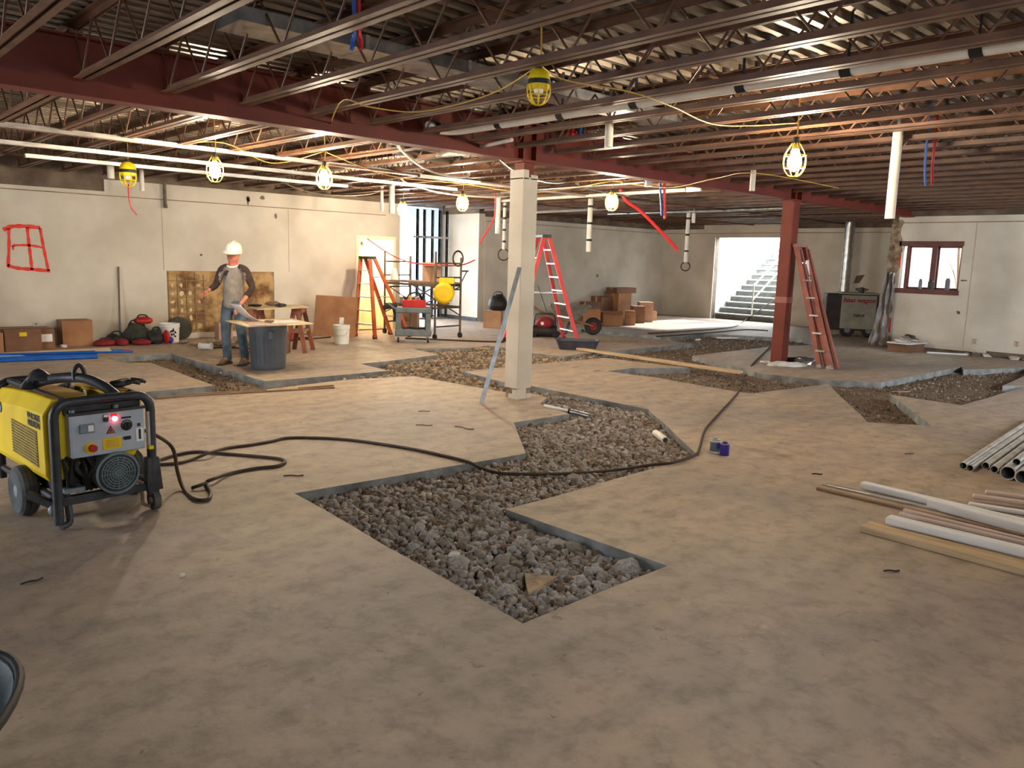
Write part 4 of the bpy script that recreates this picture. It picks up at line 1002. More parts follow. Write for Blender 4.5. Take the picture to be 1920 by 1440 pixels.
# ---- its cables
def cable_pts(L): return [fp(x, y, z) for x, y, z in L]
R_ = .0125
mb = MB(); g0 = V((1.36, 4.96, 0)) + Matrix.Rotation(math.radians(5), 3, 'Z') @ V((.27, .2, .46))
pts = [g0, g0 + V((.06, -.02, .0))] + cable_pts([(322, 838, .26), (333, 885, .10), (345, 918, R_), (366, 936, R_), (390, 936, R_), (395, 922, R_), (386, 906, R_), (400, 898, R_ + .02), (430, 888, R_), (480, 878, R_), (518, 874, R_), (534, 867, R_), (528, 861, R_), (500, 857, R_), (440, 852, R_), (400, 849, R_), (365, 847, R_), (330, 853, R_), (300, 862, R_)])
mb.tube(spline(pts, 7), R_, 8); tag(mb.build('power_cable', 'cable', smooth=True), 'dark brown cable looping on the floor right of the yellow machine', 'cable')
mb = MB(); pts = cable_pts([(300, 871, R_), (335, 868, R_), (365, 860, R_), (392, 849, R_ + .028), (420, 841, R_), (470, 834, R_), (510, 827, R_), (538, 821, R_), (600, 821, R_), (660, 825, R_), (720, 833, R_), (780, 843, R_), (840, 856, R_), (878, 866, R_), (898, 876, -.01), (930, 886, -.03), (970, 889, -.035), (1030, 889, -.035), (1100, 886, -.035), (1170, 879, -.03), (1225, 871, -.005), (1262, 867, R_ + .005), (1303, 853, R_), (1312, 838, R_), (1322, 806, R_), (1345, 779, R_), (1370, 752, R_), (1390, 728, -.02), (1396, 712, -.1), (1402, 697, -.06), (1412, 682, R_), (1432, 662, R_), (1446, 648, R_)])
mb.tube(spline(pts, 7), R_, 8); tag(mb.build('power_cable', 'cable', smooth=True), 'long dark cable snaking from the yellow machine across the trench to the red column', 'cable')
mb = MB(); mb.tube(spline(cable_pts([(386, 906, R_ + .02), (372, 911, R_ + .015), (360, 915, R_)]), 5), R_, 8); tag(mb.build('power_cable', 'cable', smooth=True), 'short cut cable end on the floor by the cable loop', 'cable')
# cables in the far daylight
for L, lb in (([(1378, 612, .02), (1340, 617, .02), (1300, 620, .02), (1240, 624, .02), (1215, 625, .02)], 'thin cable from the stairs across the bright far floor'),
              ([(1440, 620, .02), (1400, 618, .02), (1350, 622, .02), (1290, 627, .02), (1230, 631, .02)], 'thin second cable lying on the bright far floor'),
              ([(760, 634, .015), (830, 637, .015), (900, 640, .015), (945, 641, .015)], 'thin dark cable on the floor behind the service cart')):
    mb = MB(); pp = cable_pts(L)
    if 'stairs' in lb: pp = [wx(1460, 556, 22.3), wx(1440, 570, 21.9), wx(1415, 588, 21.45), wx(1396, 601, 21.1)] + pp
    mb.tube(spline(pp, 6), .016, 6); tag(mb.build('power_cable', 'cable', smooth=True), lb, 'cable')

# ================================================================== TRENCH STONES
def ico_stone(seed, sub=1, amp=.28, flat=.7):
    r = random.Random(seed); bm = bmesh.new(); bmesh.ops.create_icosphere(bm, subdivisions=sub, radius=1.0)
    sx, sy = r.uniform(.8, 1.25), r.uniform(.7, 1.1)
    for v in bm.verts:
        n = noise.noise(v.co * 1.2 + V((seed * 3.1, 0, 0))); v.co = v.co * (1 + amp * n + r.uniform(-.09, .09)); v.co.x *= sx; v.co.y *= sy; v.co.z *= flat
    # chop into facets
    for _ in range(4):
        d = V((r.uniform(-1, 1), r.uniform(-1, 1), r.uniform(-.4, 1))).normalized(); h_ = r.uniform(.55, .8)
        for v in bm.verts:
            t = v.co.dot(d)
            if t > h_: v.co -= d * (t - h_)
    return bm
protos = []
for k in range(9):
    bm = ico_stone(k, 2, .3, random.uniform(.55, .8)); me = bpy.data.meshes.new('stone'); bm.to_mesh(me); bm.free()
    me.materials.append(M['stone'] if k % 4 else M['gravel']); protos.append(me)
T1 = np.array([tuple(fp(*p).xy) for p in [(552, 925), (986, 850), (963, 792), (1067, 776), (1013, 757), (1026, 745), (994, 723), (1215, 767), (1311, 855), (948, 955), (1252, 1061), (980, 1169)]])
T2 = np.array([tuple(fp(*p).xy) for p in [(946, 735), (773, 705), (640, 713), (640, 703), (729, 695), (720, 678), (823, 665), (775, 654), (883, 652), (915, 648), (945, 652), (995, 662), (1059, 669), (1083, 664), (1133, 660), (1133, 671), (995, 683), (869, 697), (946, 717)]])
rs = random.Random(4); placed = []
bx0, by0 = T1.min(0); bx1, by1 = T1.max(0)
count = 0; tries = 0
while count < 280 and tries < 9000:
    tries += 1
    x, y = rs.uniform(bx0, bx1), rs.uniform(by0, by1)
    near = max(0.0, 1 - (math.hypot(x, y) - 3.2) / 5)
    if rs.random() > .25 + .75 * near: continue
    s_ = rs.choice([.024, .027, .03, .033, .037, .042, .05, .058]) * (.9 + .2 * near)
    if not inside(np.array([x]), np.array([y]), T1)[0] or edge_dist(np.array([x]), np.array([y]), T1)[0] < s_ * 1.1: continue
    if any((x - a) ** 2 + (y - b) ** 2 < (s_ + c) ** 2 * .8 for a, b, c in placed): continue
    placed.append((x, y, s_)); me = protos[rs.randrange(len(protos))]
    o = bpy.data.objects.new('trench_stone', me); C.objects.link(o)
    o.location = (x, y, bed_z(x, y) + .015 + s_ * .25); o.rotation_euler = (rs.uniform(-.4, .4), rs.uniform(-.4, .4), rs.uniform(0, 6.3)); o.scale = (s_ * rs.uniform(.9, 1.2), s_, s_ * rs.uniform(.7, 1))
    tag(o, 'angular grey crushed stone lying among the trench gravel', 'stone', 'larger crushed stones in the foreground trench'); count += 1
# all the finer gravel as one uncountable mass
IV = []; phi = (1 + 5 ** .5) / 2
for a, b in ((-1, phi), (1, phi), (-1, -phi), (1, -phi)): IV.append((a, b, 0))
for a, b in ((-1, phi), (1, phi), (-1, -phi), (1, -phi)): IV.append((0, a, b))
for a, b in ((phi, -1), (phi, 1), (-phi, -1), (-phi, 1)): IV.append((a, 0, b))
IV = np.array(IV) / np.linalg.norm(IV[0])
IF = np.array([(0, 11, 5), (0, 5, 1), (0, 1, 7), (0, 7, 10), (0, 10, 11), (1, 5, 9), (5, 11, 4), (11, 10, 2), (10, 7, 6), (7, 1, 8), (3, 9, 4), (3, 4, 2), (3, 2, 6), (3, 6, 8), (3, 8, 9), (4, 9, 5), (2, 4, 11), (6, 2, 10), (8, 6, 7), (9, 8, 1)])
def gravel(poly, density, smin, smax, name, m, label, lift=.008):
    lo, hi = poly.min(0), poly.max(0); N = int((hi[0] - lo[0]) * (hi[1] - lo[1]) * density)
    xy = rng.uniform(lo, hi, (N, 2)); s = smin + (smax - smin) * rng.random(N) ** 2.2
    ok = inside(xy[:, 0], xy[:, 1], poly) & (edge_dist(xy[:, 0], xy[:, 1], poly) > s * .7); xy = xy[ok]; s = s[ok]; N = len(s)
    A = rng.normal(size=(N, 3, 3)); Q, _ = np.linalg.qr(A)
    base = IV[None] * rng.uniform(.72, 1.2, (N, 12, 1)) * np.stack([rng.uniform(.8, 1.35, N), rng.uniform(.7, 1.1, N), rng.uniform(.5, .9, N)], 1)[:, None, :]
    vv = np.einsum('nij,nkj->nki', Q, base) * s[:, None, None]
    z = np.array([bed_z(x, y) for x, y in xy]) + lift + s * .3 + rng.uniform(0, .012, N)
    vv += np.concatenate([xy, z[:, None]], 1)[:, None, :]
    ff = (IF[None] + (np.arange(N) * 12)[:, None, None]).reshape(-1, 3)
    me = bpy.data.meshes.new(name); me.vertices.add(N * 12); me.vertices.foreach_set('co', vv.reshape(-1).astype(np.float32))
    me.loops.add(len(ff) * 3); me.loops.foreach_set('vertex_index', ff.reshape(-1).astype(np.int32))
    me.polygons.add(len(ff)); me.polygons.foreach_set('loop_start', np.arange(0, len(ff) * 3, 3, dtype=np.int32)); me.update(calc_edges=True); me.validate()
    for q in m: me.materials.append(M[q])
    if len(m) > 1: me.polygons.foreach_set('material_index', np.repeat(rng.integers(0, len(m), N), 20).astype(np.int32))
    o = bpy.data.objects.new(name, me); C.objects.link(o); return tag(o, label, 'gravel', kind='stuff')
gravel(T1, 3400, .008, .038, 'trench_gravel', ['gravel', 'stone', 'gravel', 'soil'], 'grey crushed gravel filling the foreground trench')
gravel(T2, 900, .012, .05, 'trench_gravel', ['gravel', 'tanstone', 'soil', 'soil'], 'brown gravel and rubble filling the middle trench')
gravel(P2, 200, .006, .026, 'trench_gravel', ['soil', 'soil', 'soil', 'gravel'], 'scattered small stones and clods in all the floor trenches', .0)
# singled-out chunks
def chunk(px, py, w, d, h, m, label, z=-.055, seed=1, rz=0.0):
    bm = ico_stone(seed + 40, 2, .35, .6); me = bpy.data.meshes.new('chunk'); bm.to_mesh(me); bm.free(); me.materials.append(M[m])
    o = bpy.data.objects.new('concrete_chunk', me); C.objects.link(o); o.location = fp(px, py, z); o.scale = (w, d, h); o.rotation_euler.z = rz
    return tag(o, label, 'rubble')
mb = MB(); pts = [(984, 1080), (1045, 1085), (1008, 1110), (990, 1117)]
q = [fp(a, b, -.045) for a, b in pts]; mb.prism([(v.x, v.y) for v in q], -.055, -.028); tag(jag(mb, .004).build('concrete_chunk', 'tanstone'), 'flat tan triangular slab piece in the near trench corner', 'rubble')
chunk(1180, 1065, .13, .08, .08, 'stone', 'big dark grey rock at the right corner of the near trench', -.06, 3, .4)
chunk(850, 1040, .05, .03, .02, 'concrete', 'small pale bluish stone chip in the middle of the near trench', -.045, 5)
chunk(887, 925, .05, .03, .03, 'stone', 'grey rounded rock in the trench below the cable', -.05, 6)
chunk(1110, 862, .14, .07, .02, 'tanstone', 'flat tan flake of concrete in the middle of the upper trench', -.06, 7, .5)
chunk(1335 - 90, 790, .05, .04, .03, 'tanstone', 'small tan lump near the far edge of the upper trench', -.05, 8)
chunk(900, 654, .22, .1, .06, 'tanstone', 'pale rubble heap at the far edge of the middle trench', -.03, 9, -.6)
chunk(830, 677, .26, .08, .03, 'tanstone', 'long pale concrete flake in the middle trench', -.05, 10, -.7)
chunk(870, 697, .12, .07, .05, 'gravel', 'brown clod at the corner of the middle trench', -.05, 12)
chunk(423, 697, .1, .06, .05, 'concrete', 'white plaster lump in the trench by the man', -.05, 13)
chunk(1365, 634, .3, .1, .04, 'white', 'white debris patch on the dark far soil', -.06, 14, -.7)
chunk(1308, 637, .12, .06, .04, 'white', 'small white scrap on the dark far soil', -.06, 15)
chunk(1160, 641, .5, .08, .05, 'tornpl', 'low strip of brown rubble on the slab right of the black tub', .0, 16, RZC + .35)

# ================================================================== FLOOR ITEMS NEAR
# thin steel strip leaning on the white column
a = fp(903, 757, .0); b = V((6.21, 6.58, 1.52))
mb = MB(); mb.bar(a + V((0, 0, .01)), b, .05, .004, up=(FWD.x, FWD.y, 0)); mb.bar(a + V((.0, 0, .01)) + RGT * .02 + V((0, .02, 0)), b + RGT * .02 + V((0, .02, 0)), .004, .035, up=(FWD.x, FWD.y, 0))
tag(mb.build('metal_strip', 'galv'), 'thin grey metal strip leaning against the white column', 'strip')
# white tube with silver wrapped end
a, b, c = fp(1020, 760, .03), fp(1068, 771, -.005), fp(1105, 780, -.03)
t = thing('caulk_tube', 'white tube with a silver end lying across the trench edge', 'tube', tuple(a))
mb = MB(); mb.cyl((0, 0, 0), b - a, .016, n=12); mb.build('handle', 'white', t, smooth=True)
mb = MB(); mb.cyl(b - a, c - a, .028, .026, n=14); mb.build('silver_end', 'galv', t, smooth=True)
mb = MB(); mb.cyl((b - a) * .96, (b - a) * 1.03, .03, n=14); mb.build('collar', 'black', t, smooth=True)
# pvc stub
a, b = fp(1229, 812, -.03), fp(1248, 826, -.03); mb = MB(); mb.pipe(a, b, .034, .027, 18); tag(mb.build('pipe_stub', 'pvc', smooth=True), 'short cream PVC pipe stub lying in the upper trench', 'pipe')
mb = MB(); mb.ball((0, 0, 0), (.07, .05, .05), 10, 7); jag(mb, .008); tag(mb.build('dark_stone', 'cut', loc=fp(1029, 786, -.045)), 'dark round stone under the slab edge by the white tube', 'stone')
# cans
def can(px, py, r, h_, body, label, lidm='alu'):
    o = thing('solvent_can', label, 'can', fp(px, py)); 
    mb = MB(); mb.lathe([(r * .96, 0), (r, .004), (r, h_ - .006), (r * .96, h_)], 22); mb.build('body', body, o, smooth=True)
    mb = MB(); mb.pipe((0, 0, h_ - .004), (0, 0, h_ + .004), r * 1.02, r * .86, 22); mb.build('rim', 'alu', o, smooth=True)
    mb = MB(); mb.cyl((0, 0, h_), (0, 0, h_ + .018), r * .45, n=14); mb.build('cap', lidm, o, smooth=True)
    return o
c1 = can(1340, 849, .043, .12, 'white', 'white and blue cement can on the floor by the trench')
mb = MB(); mb.pipe((0, 0, .02), (0, 0, .10), .0438, .042, 22); mb.build('label_band', 'teal', c1, smooth=True)
mb = MB(); mb.box(.0, .03, -.046, -.036, .05, .085); lb_ = mb.build('blue_print', 'purple', c1); lb_.rotation_euler.z = RZC
c2 = can(1358, 853, .04, .10, 'purple', 'purple primer can beside the white can', 'purple')
# conduits at the right edge
dirp = (fp(1930, 793, 0) - fp(1805, 876, 0)).normalized()
for i, (px, py, r, z, lb) in enumerate(((1805, 880, .030, .03, 'leftmost shiny steel conduit of the bundle at right'), (1818, 884, .028, .028, 'second shiny steel conduit of the bundle at right'),
                                        (1847, 880, .030, .032, 'third shiny steel conduit of the bundle at right'), (1863, 887, .031, .031, 'fourth shiny steel conduit of the bundle, beside the wide pipes'),
                                        (1888, 900, .057, .057, 'wide grey pipe of the bundle, inner one'), (1902, 896, .030, .13, 'thin steel conduit lying on top of the two wide pipes'),
                                        (1916, 908, .057, .057, 'wide grey pipe of the bundle at the right picture edge'))):
    p = fp(px, py, 0); p.z = z
    mb = MB(); mb.pipe(p, p + dirp * 3.05, r, r * .84, 18); tag(mb.build('steel_conduit', 'conduit', smooth=True), lb, 'conduit')
# boards and mouldings at right
def board(pl, pr, w, h_, z, m, label, name='board', cat='board', round_=False, ext=1.5):
    a = fp(*pl); b = fp(*pr); d = (b - a).normalized(); b = a + d * ((b - a).length * ext); a.z = b.z = z + h_ / 2
    return tag(lbar(name, a, b, w, h_, m, .012 if round_ else .003), label, cat)
board((1532, 918), (1840, 990), .035, .02, 0, 'woodd', 'thin weathered strip, left end sticking out beyond the mouldings', 'wood_strip', 'strip')
board((1545, 909), (1850, 978), .05, .014, 0, 'strut', 'flat grey metal strip beside the weathered strip', 'metal_strip', 'strip')
board((1615, 918), (1920, 992), .07, .05, .014, 'trimw', 'white rounded moulding on the grey strip', 'moulding', 'moulding', True)
board((1742, 951), (1920, 1000), .09, .07, .0, 'trimw', 'thicker white moulding beginning behind the grey strip end', 'moulding', 'moulding', True)
board((1622, 992), (1920, 1072), .15, .04, 0, 'wood', 'wide tan plank lowest and nearest of the board pile', 'plank', 'plank')
board((1662, 992), (1920, 1056), .09, .05, .04, 'trimw', 'white flat moulding lying on the tan plank', 'moulding', 'moulding', True)
for k, (px, py, z) in enumerate(((1676, 977, .02), (1684, 969, .035), (1692, 961, .03))):
    board((px, py + 8), (1920, py + 8 + 58), .04, .03, z, 'trimp', ('pinkish slim moulding nearest the white flat one', 'pinkish slim moulding in the middle of the pile', 'pinkish slim moulding at the back of the pile')[k], 'moulding', 'moulding', True)
for k, (px, py, z) in enumerate(((1815, 949, .0), (1822, 940, .025), (1846, 931, .02))):
    board((px, py), (1930, py + 18 - 3 * k), .06, .03, z, 'trimp' if k else 'trimw', ('short pale moulding lowest at the right edge', 'short pinkish moulding stacked at the right edge', 'short pinkish moulding furthest back at the right edge')[k], 'moulding', 'moulding', True)
# plank across the far trench
a, b = fp(1085, 657), fp(1388, 702); tag(lbar('plank', a + V((0, 0, .03)), b + V((0, 0, .03)), .14, .04, 'wood', .003), 'long pale plank lying along the far trench edge', 'plank')
# thin lath strips on the slab edge behind the machine
for (pl, pr, lb) in (((295, 747), (627, 728), 'long thin wood lath along the slot behind the yellow machine'), ((330, 742), (500, 733), 'shorter pale lath beside the long lath'), ((560, 729), (625, 724), 'dark short lath at the right end of the slot')):
    a, b = fp(*pl), fp(*pr); tag(lbar('wood_lath', a + V((0, 0, .01)), b + V((0, 0, .01)), .035, .014, 'woodd'), lb, 'lath')
# twigs and scraps on the floor
for k, (px, py, L, an, m, lb) in enumerate(((60, 1092, .10, .9, 'black', 'dark twig on the floor at lower left'), (795, 772, .12, .1, 'woodd', 'small splinter on the tan slab left of the column'), (795, 798, .16, .0, 'woodd', 'splintered scrap on the tan slab below the column'),
                                            (870, 803, .22, -.6, 'woodd', 'thin stick on the tan slab below the leaning strip'), (550, 893, .14, .2, 'cable', 'bent wire scrap right of the cable loop'), (1705, 852, .09, .2, 'woodd', 'small chip on the slab left of the conduits'),
                                            (1672, 1072, .09, .1, 'black', 'dark chip on the floor below the board pile'), (1120, 696, .12, .5, 'woodd', 'stick on the slab left of the shallow cut'), (1690, 735, .3, .2, 'wood', 'pale stick at the edge of the right trench'), (1532, 890, .08, 0, 'black', 'dark scrap left of the weathered strip'))):
    p = fp(px, py, -.05 if px == 1690 else 0); mb = MB(); mb.tube(spline([(-L / 2, 0, .006), (-.1 * L, .02 * L, .008), (.2 * L, -.06 * L, .006), (L / 2, .05 * L, .006)], 3), .005, 5)
    tag(mb.build('floor_scrap', m, loc=p, rz=RZC + an), lb, 'scrap')
mb = MB(); mb.ball((0, 0, .008), (.014, .01, .008), 8, 6); jag(mb, .003); tag(mb.build('white_chip', 'white', loc=fp(342, 1081)), 'tiny white chip on the floor below the machine', 'chip')
# steel pan at the lower left picture edge
t = thing('mixing_pan', 'blue-grey stained oval mixing pan with dark rim at the lower left corner', 'pan', (-.03, 2.52, 0), RZC)
mb = MB(); mb.lathe([(.62, 0), (.72, .02), (.96, .255), (.975, .255), (.74, .012), (.01, .006)], 44, sx=.34, sy=.65); mb.build('shell', 'teal', t, smooth=True)
mb = MB(); mb.tube([(.34 * math.cos(2 * PI * k / 44), .65 * math.sin(2 * PI * k / 44), .258) for k in range(44)], .014, 8, closed=True); mb.build('rim', 'black', t, smooth=True)

# ================================================================== THINGS IN THE MIDDLE AND FAR
def carton(loc, w, d, h_, rz, label, m='carton', open_=False, tape=True, print_=None):
    o = thing('cardboard_box', label, 'box', loc, rz)
    mb = MB(); mb.box(-w / 2, w / 2, -d / 2, d / 2, 0, h_); bo = mb.build('carton_body', m, o, bevel=.004)
    if open_:
        for s in (-1, 1):
            mb = MB(); mb.bar((0, s * d / 2, h_), (0, s * (d / 2 + .11), h_ - .06 + .1 * random.random()), w * .96, .005, up=(0, 0, 1)); mb.build('flap', m, o)
        mb = MB(); mb.box(-w / 2 + .01, w / 2 - .01, -d / 2 + .01, d / 2 - .01, h_ - .001, h_ + .002); mb.build('inside_shade_sheet', 'cartond', bo)  # flat darker sheet paints the shade inside; the carton is solid
    elif tape:
        mb = MB(); mb.box(-w / 2 - .001, w / 2 + .001, -.03, .03, h_ * .72, h_ + .002); mb.build('packing_tape', 'cartonp', bo)
    mb = MB(); mb.box(-w / 2 + .002, w / 2 - .002, -.0035, .0035, h_, h_ + .0025); mb.build('top_seam', 'cartond', bo)
    if print_:
        x, z, ww, hh, pm = print_; mb = MB(); mb.box(x - ww / 2, x + ww / 2, -d / 2 - .002, -d / 2, z - hh / 2, z + hh / 2); mb.build('paper_label', pm, bo)
    return o
# boxes by the left wall
carton((2.18, 14.2, 0), .62, .5, .30, .02, 'low brown box at the far left against the wall, front row', 'carton')
carton((2.76, 14.25, 0), .5, .5, .34, .02, 'brown box with a yellow sticker left of the tall box', 'cartond', print_=(.0, .26, .1, .06, 'yellow'))
carton((3.1, 14.35, 0), .24, .5, .32, .0, 'narrow dark box with a white label beside the tall box', 'cartond', print_=(.0, .18, .17, .12, 'paper'))
carton((2.1, 14.55, .302), .7, .34, .10, .0, 'flat dark box on top of the low brown box', 'cartond')
carton((3.62, 14.53, 0), .45, .4, .42, -.05, 'tall plain brown box against the left wall', 'carton', tape=False)
mb = MB(); mb.lathe([(.05, 0), (.055, .03), (.04, .04), (.03, .02), (.01, .01)], 14); tag(mb.build('white_cup', 'white', loc=fp(119, 651), smooth=True), 'small white cup on the floor in front of the tall box', 'cup')
# lumber and blue pipes on the floor at left
def flat(pl, pr, w, h_, z, m, name, label, cat, shape='bar'):
    a, b = fp(*pl), fp(*pr); a.z = b.z = z + h_ / 2; mb = MB()
    if shape == 'bar': return tag(lbar(name, a, b, w, h_, m), label, cat)
    else: mb.pipe(a, b, h_ / 2, h_ * .4, 12)
    return tag(mb.build(name, m, smooth=shape != 'bar'), label, cat)
flat((-60, 668), (205, 655), .09, .03, 0, 'wood', 'plank', 'long pale batten on the floor before the boxes', 'plank')
flat((-60, 673), (208, 660), .06, .03, 0, 'trimw', 'plank', 'white batten next to the blue pipes', 'plank')
flat((208, 660), (232, 659), .05, .035, 0, 'bluetube', 'pipe_end', 'short blue pipe piece at the end of the white batten', 'pipe', 'p')
flat((232, 659), (244, 658), .05, .03, 0, 'redtube', 'pipe_end', 'short red pipe tip beyond the blue piece', 'pipe', 'p')
for k, (pl, pr, z, lb) in enumerate((((-60, 672), (178, 663), .0, 'blue pipe furthest back in the blue bundle'), ((-60, 677), (183, 669), .0, 'blue pipe in the middle of the blue bundle'), ((-60, 682), (184, 672), .0, 'blue pipe nearest the camera in the blue bundle'),
                                     ((-60, 674), (250, 667), .045, 'longest blue pipe lying on top of the blue bundle'))):
    flat(pl, pr, .05, .05 if k < 3 else .035, z, 'blue', 'blue_pipe', lb, 'pipe', 'p')
# leaning pole
mb = MB(); a = V((4.34, 14.62, .02)); b = wy(222, 500, 14.74); mb.tube([a, a.lerp(b, .5), b], .016, 8); tag(mb.build('wooden_pole', 'scaff', smooth=True), 'dark pole leaning on the left wall', 'pole')
# red and black bags pile
def bag(loc, r, m, label, strapm='black', rz=0.0, name='tool_bag', cat='bag'):
    o = thing(name, label, cat, loc, rz)
    mb = MB(); mb.ball((0, 0, r[2] * .7), r, 14, 9); mb.v = [(x, y, max(0.0, z * (1 + .35 * noise.noise((x * 7 + loc[0] * 5, y * 7, z * 5))))) for x, y, z in mb.v]; mb.build('bag_body', m, o, smooth=True)
    mb = MB(); mb.tube(spline([(-r[0] * .55, -.02, r[2] * 1.5), (-r[0] * .3, -.03, r[2] * 2.15), (r[0] * .3, -.03, r[2] * 2.15), (r[0] * .55, -.02, r[2] * 1.5)], 4), .012, 6); mb.build('handle', strapm, o, smooth=True)
    mb = MB(); mb.box(-r[0] * .5, r[0] * .5, -r[1] * 1.02, -r[1] * .9, r[2] * .5, r[2] * 1.1); mb.build('front_pocket', m, o, bevel=.01)
    return o
bag((3.98, 14.2, 0), (.20, .13, .06), 'darkred', 'flat crimson bag lowest in the pile beside the tall box', rz=.1)
bag((4.2, 14.35, 0), (.18, .14, .10), 'black', 'black coiled strap bag behind the flat crimson bag')
bag((4.22, 14.1, 0), (.10, .09, .075), 'darkred', 'small crimson bag in the middle of the pile')
bag((4.55, 14.42, 0), (.25, .17, .18), 'olive', 'big dark olive duffel bag at the centre of the pile', rz=-.1)
bag((4.52, 14.08, 0), (.16, .09, .06), 'darkred', 'crimson pouch in front of the olive duffel')
t = bag((4.66, 14.4, .33), (.16, .10, .07), 'red', 'red pack lying on top of the olive duffel', rz=-.5)
bag((4.78, 14.15, 0), (.14, .11, .13), 'darkgrey', 'dark grey round bag with red side by the white bucket')
mb = MB(); mb.ball((0, 0, .12), (.05, .1, .12), 10, 7); tag(mb.build('red_case', 'red', smooth=True, loc=(4.93, 14.08, 0)), 'red case standing between the grey bag and the white bucket', 'case')
mb = MB(); mb.ball((0, 0, .2), (.24, .14, .22), 12, 8); mb.v = [(x, y, max(z, 0)) for x, y, z in mb.v]; tag(mb.build('dark_sack', 'olive', smooth=True, loc=(5.33, 14.58, 0)), 'dark humped sack behind the white bucket', 'sack')
def bucket(loc, r, h_, label, print_=False):
    o = thing('bucket', label, 'bucket', loc, RZC)
    mb = MB(); mb.lathe([(r * .86, 0), (r * .88, .01), (r * .98, h_ * .8), (r * 1.04, h_ * .81), (r * 1.04, h_ * .86), (r, h_ * .87), (r * 1.03, h_), (r * .96, h_), (r * .84, .02), (.01, .02)], 26); mb.build('pail', 'white', o, smooth=True)
    mb = MB(); mb.tube(spline([(-r, 0, h_ * .84), (-r * .7, -r * .85, h_ * .55), (0, -r * 1.08, h_ * .45), (r * .7, -r * .85, h_ * .55), (r, 0, h_ * .84)], 4), .005, 6); mb.build('bail_handle', 'alu', o, smooth=True)
    if print_:
        mb = MB()
        for k in range(10):
            a = random.uniform(-1.2, -.5) ; z = random.uniform(.25, .7) * h_
            mb.box(r * .95 * math.cos(a) - .012, r * .95 * math.cos(a) + .012, r * .95 * math.sin(a) - .012, r * .95 * math.sin(a), z, z + .03)
        mb.build('printed_mark', 'black', o)
    return o
bucket((5.08, 14.33, 0), .165, .33, 'white bucket with a dark print among the bags at the left wall', True)
bucket((7.56, 12.7, 0), .148, .345, 'white bucket standing before the leaning cardboard sheet')
mb = MB(); mb.ball((0, 0, .06), (.05, .05, .06), 10, 7); jag(mb, .006); tag(mb.build('purple_bag', 'purple', smooth=True, loc=fp(320, 644)), 'small purple wrapped item beside the white bucket', 'item')
# rubble and blocks before the stained panel
carton((6.1, 14.45, 0), .26, .2, .30, .0, 'pinkish block against the stained wall panel', 'cartonp', tape=False)
random.seed(8)
for k in range(9):
    chunk(345 + k * 17, 640 + (k % 3) * 4, random.uniform(.08, .18), random.uniform(.06, .1), random.uniform(.05, .1), random.choice(['tornpl', 'tanstone', 'mud']), 'lump of fallen plaster rubble below the stained panel', .04, 60 + k, random.uniform(0, 3))['group'] = 'rubble below the stained panel'
t = thing('paper_roll', 'white roll lying on the floor left of the man', 'roll', fp(385, 655, .0), RZC)
mb = MB(); mb.cyl((-.1, 0, .05), (.1, 0, .05), .05, n=16); mb.build('roll_body', 'white', t, smooth=True)
for s in (-.1, .08):
    mb = MB(); mb.cyl((s, 0, .05), (s + .03, 0, .05), .06, n=16); mb.build('flange', 'paper', t, smooth=True)
mb = MB(); mb.tube(spline([fp(400, 652, .015), fp(430, 651, .015), fp(470, 653, .015), fp(530, 640, .015), fp(620, 632, .015)], 5), .012, 6); tag(mb.build('floor_hose', 'black', smooth=True), 'black hose on the floor behind the man', 'hose')

# ---- grey barrel with plan table
bc = V((5.03, 10.42, 0)); bar_ = thing('trash_barrel', 'grey-blue plastic barrel carrying the plan board', 'barrel', bc, RZC)
mb = MB(); mb.lathe([(.225, 0), (.232, .01), (.236, .05), (.262, .6), (.272, .605), (.275, .66), (.262, .665), (.25, .6), (.22, .03), (.01, .02)], 36); mb.build('shell', 'barrel', bar_, smooth=True)
for a in (-2.0, -1.75, -1.5, -1.25, -1.0):
    mb = MB(); mb.tube([(.240 * math.cos(a), .240 * math.sin(a), .1), (.258 * math.cos(a), .258 * math.sin(a), .5)], .007, 6); mb.build('flute', 'barrel', bar_, smooth=True)
mb = MB(); mb.box(.08, .16, -.268, -.225, .42, .55); mb.build('side_grip', 'barrel', bar_, bevel=.015)
ZB = .672
q = [fp(423, 602, ZB), fp(464, 613, ZB), fp(588, 608, ZB), fp(546, 598.5, ZB)]
mb = MB(); mb.prism([(v.x, v.y) for v in q], ZB - .004, ZB + .012); tag(mb.build('plan_board', 'ply', bevel=.002), 'plywood board laid on the barrel as a plan table', 'board')
def sheet(pts, z, m, label, lift=None, name='plan_sheet'):
    q = [fp(a, b, z) for a, b in pts]; mb = MB(); n = 6; vs = []; fs = []
    for i in range(n + 1):
        for j in range(n + 1):
            u, v = i / n, j / n; p = (q[0] * (1 - u) + q[1] * u) * (1 - v) + (q[3] * (1 - u) + q[2] * u) * v
            dz = (lift(u, v) if lift else 0) + .002 * math.sin(u * 9 + v * 5) + .003
            vs.append((p.x, p.y, p.z + dz))
    for i in range(n):
        for j in range(n): a = i * (n + 1) + j; fs.append((a, a + 1, a + n + 2, a + n + 1))
    mb.add(vs, fs); o = mb.build(name, m, smooth=True); s = o.modifiers.new('thick', 'SOLIDIFY'); s.thickness = .003; return tag(o, label, 'paper')
sheet([(470, 611), (540, 609), (520, 602), (455, 604)], ZB + .012, 'plan', 'printed plan spread on the board front')
sheet([(510, 606), (562, 605), (548, 600), (505, 601)], ZB + .018, 'paper', 'pale plan sheet on the right of the board')
sheet([(452, 604), (492, 603), (470, 598.5), (430, 599)], ZB + .016, 'paper', 'white curled sheet rising under the man\'s hand', lambda u, v: .22 * (1 - u) ** 1.6)
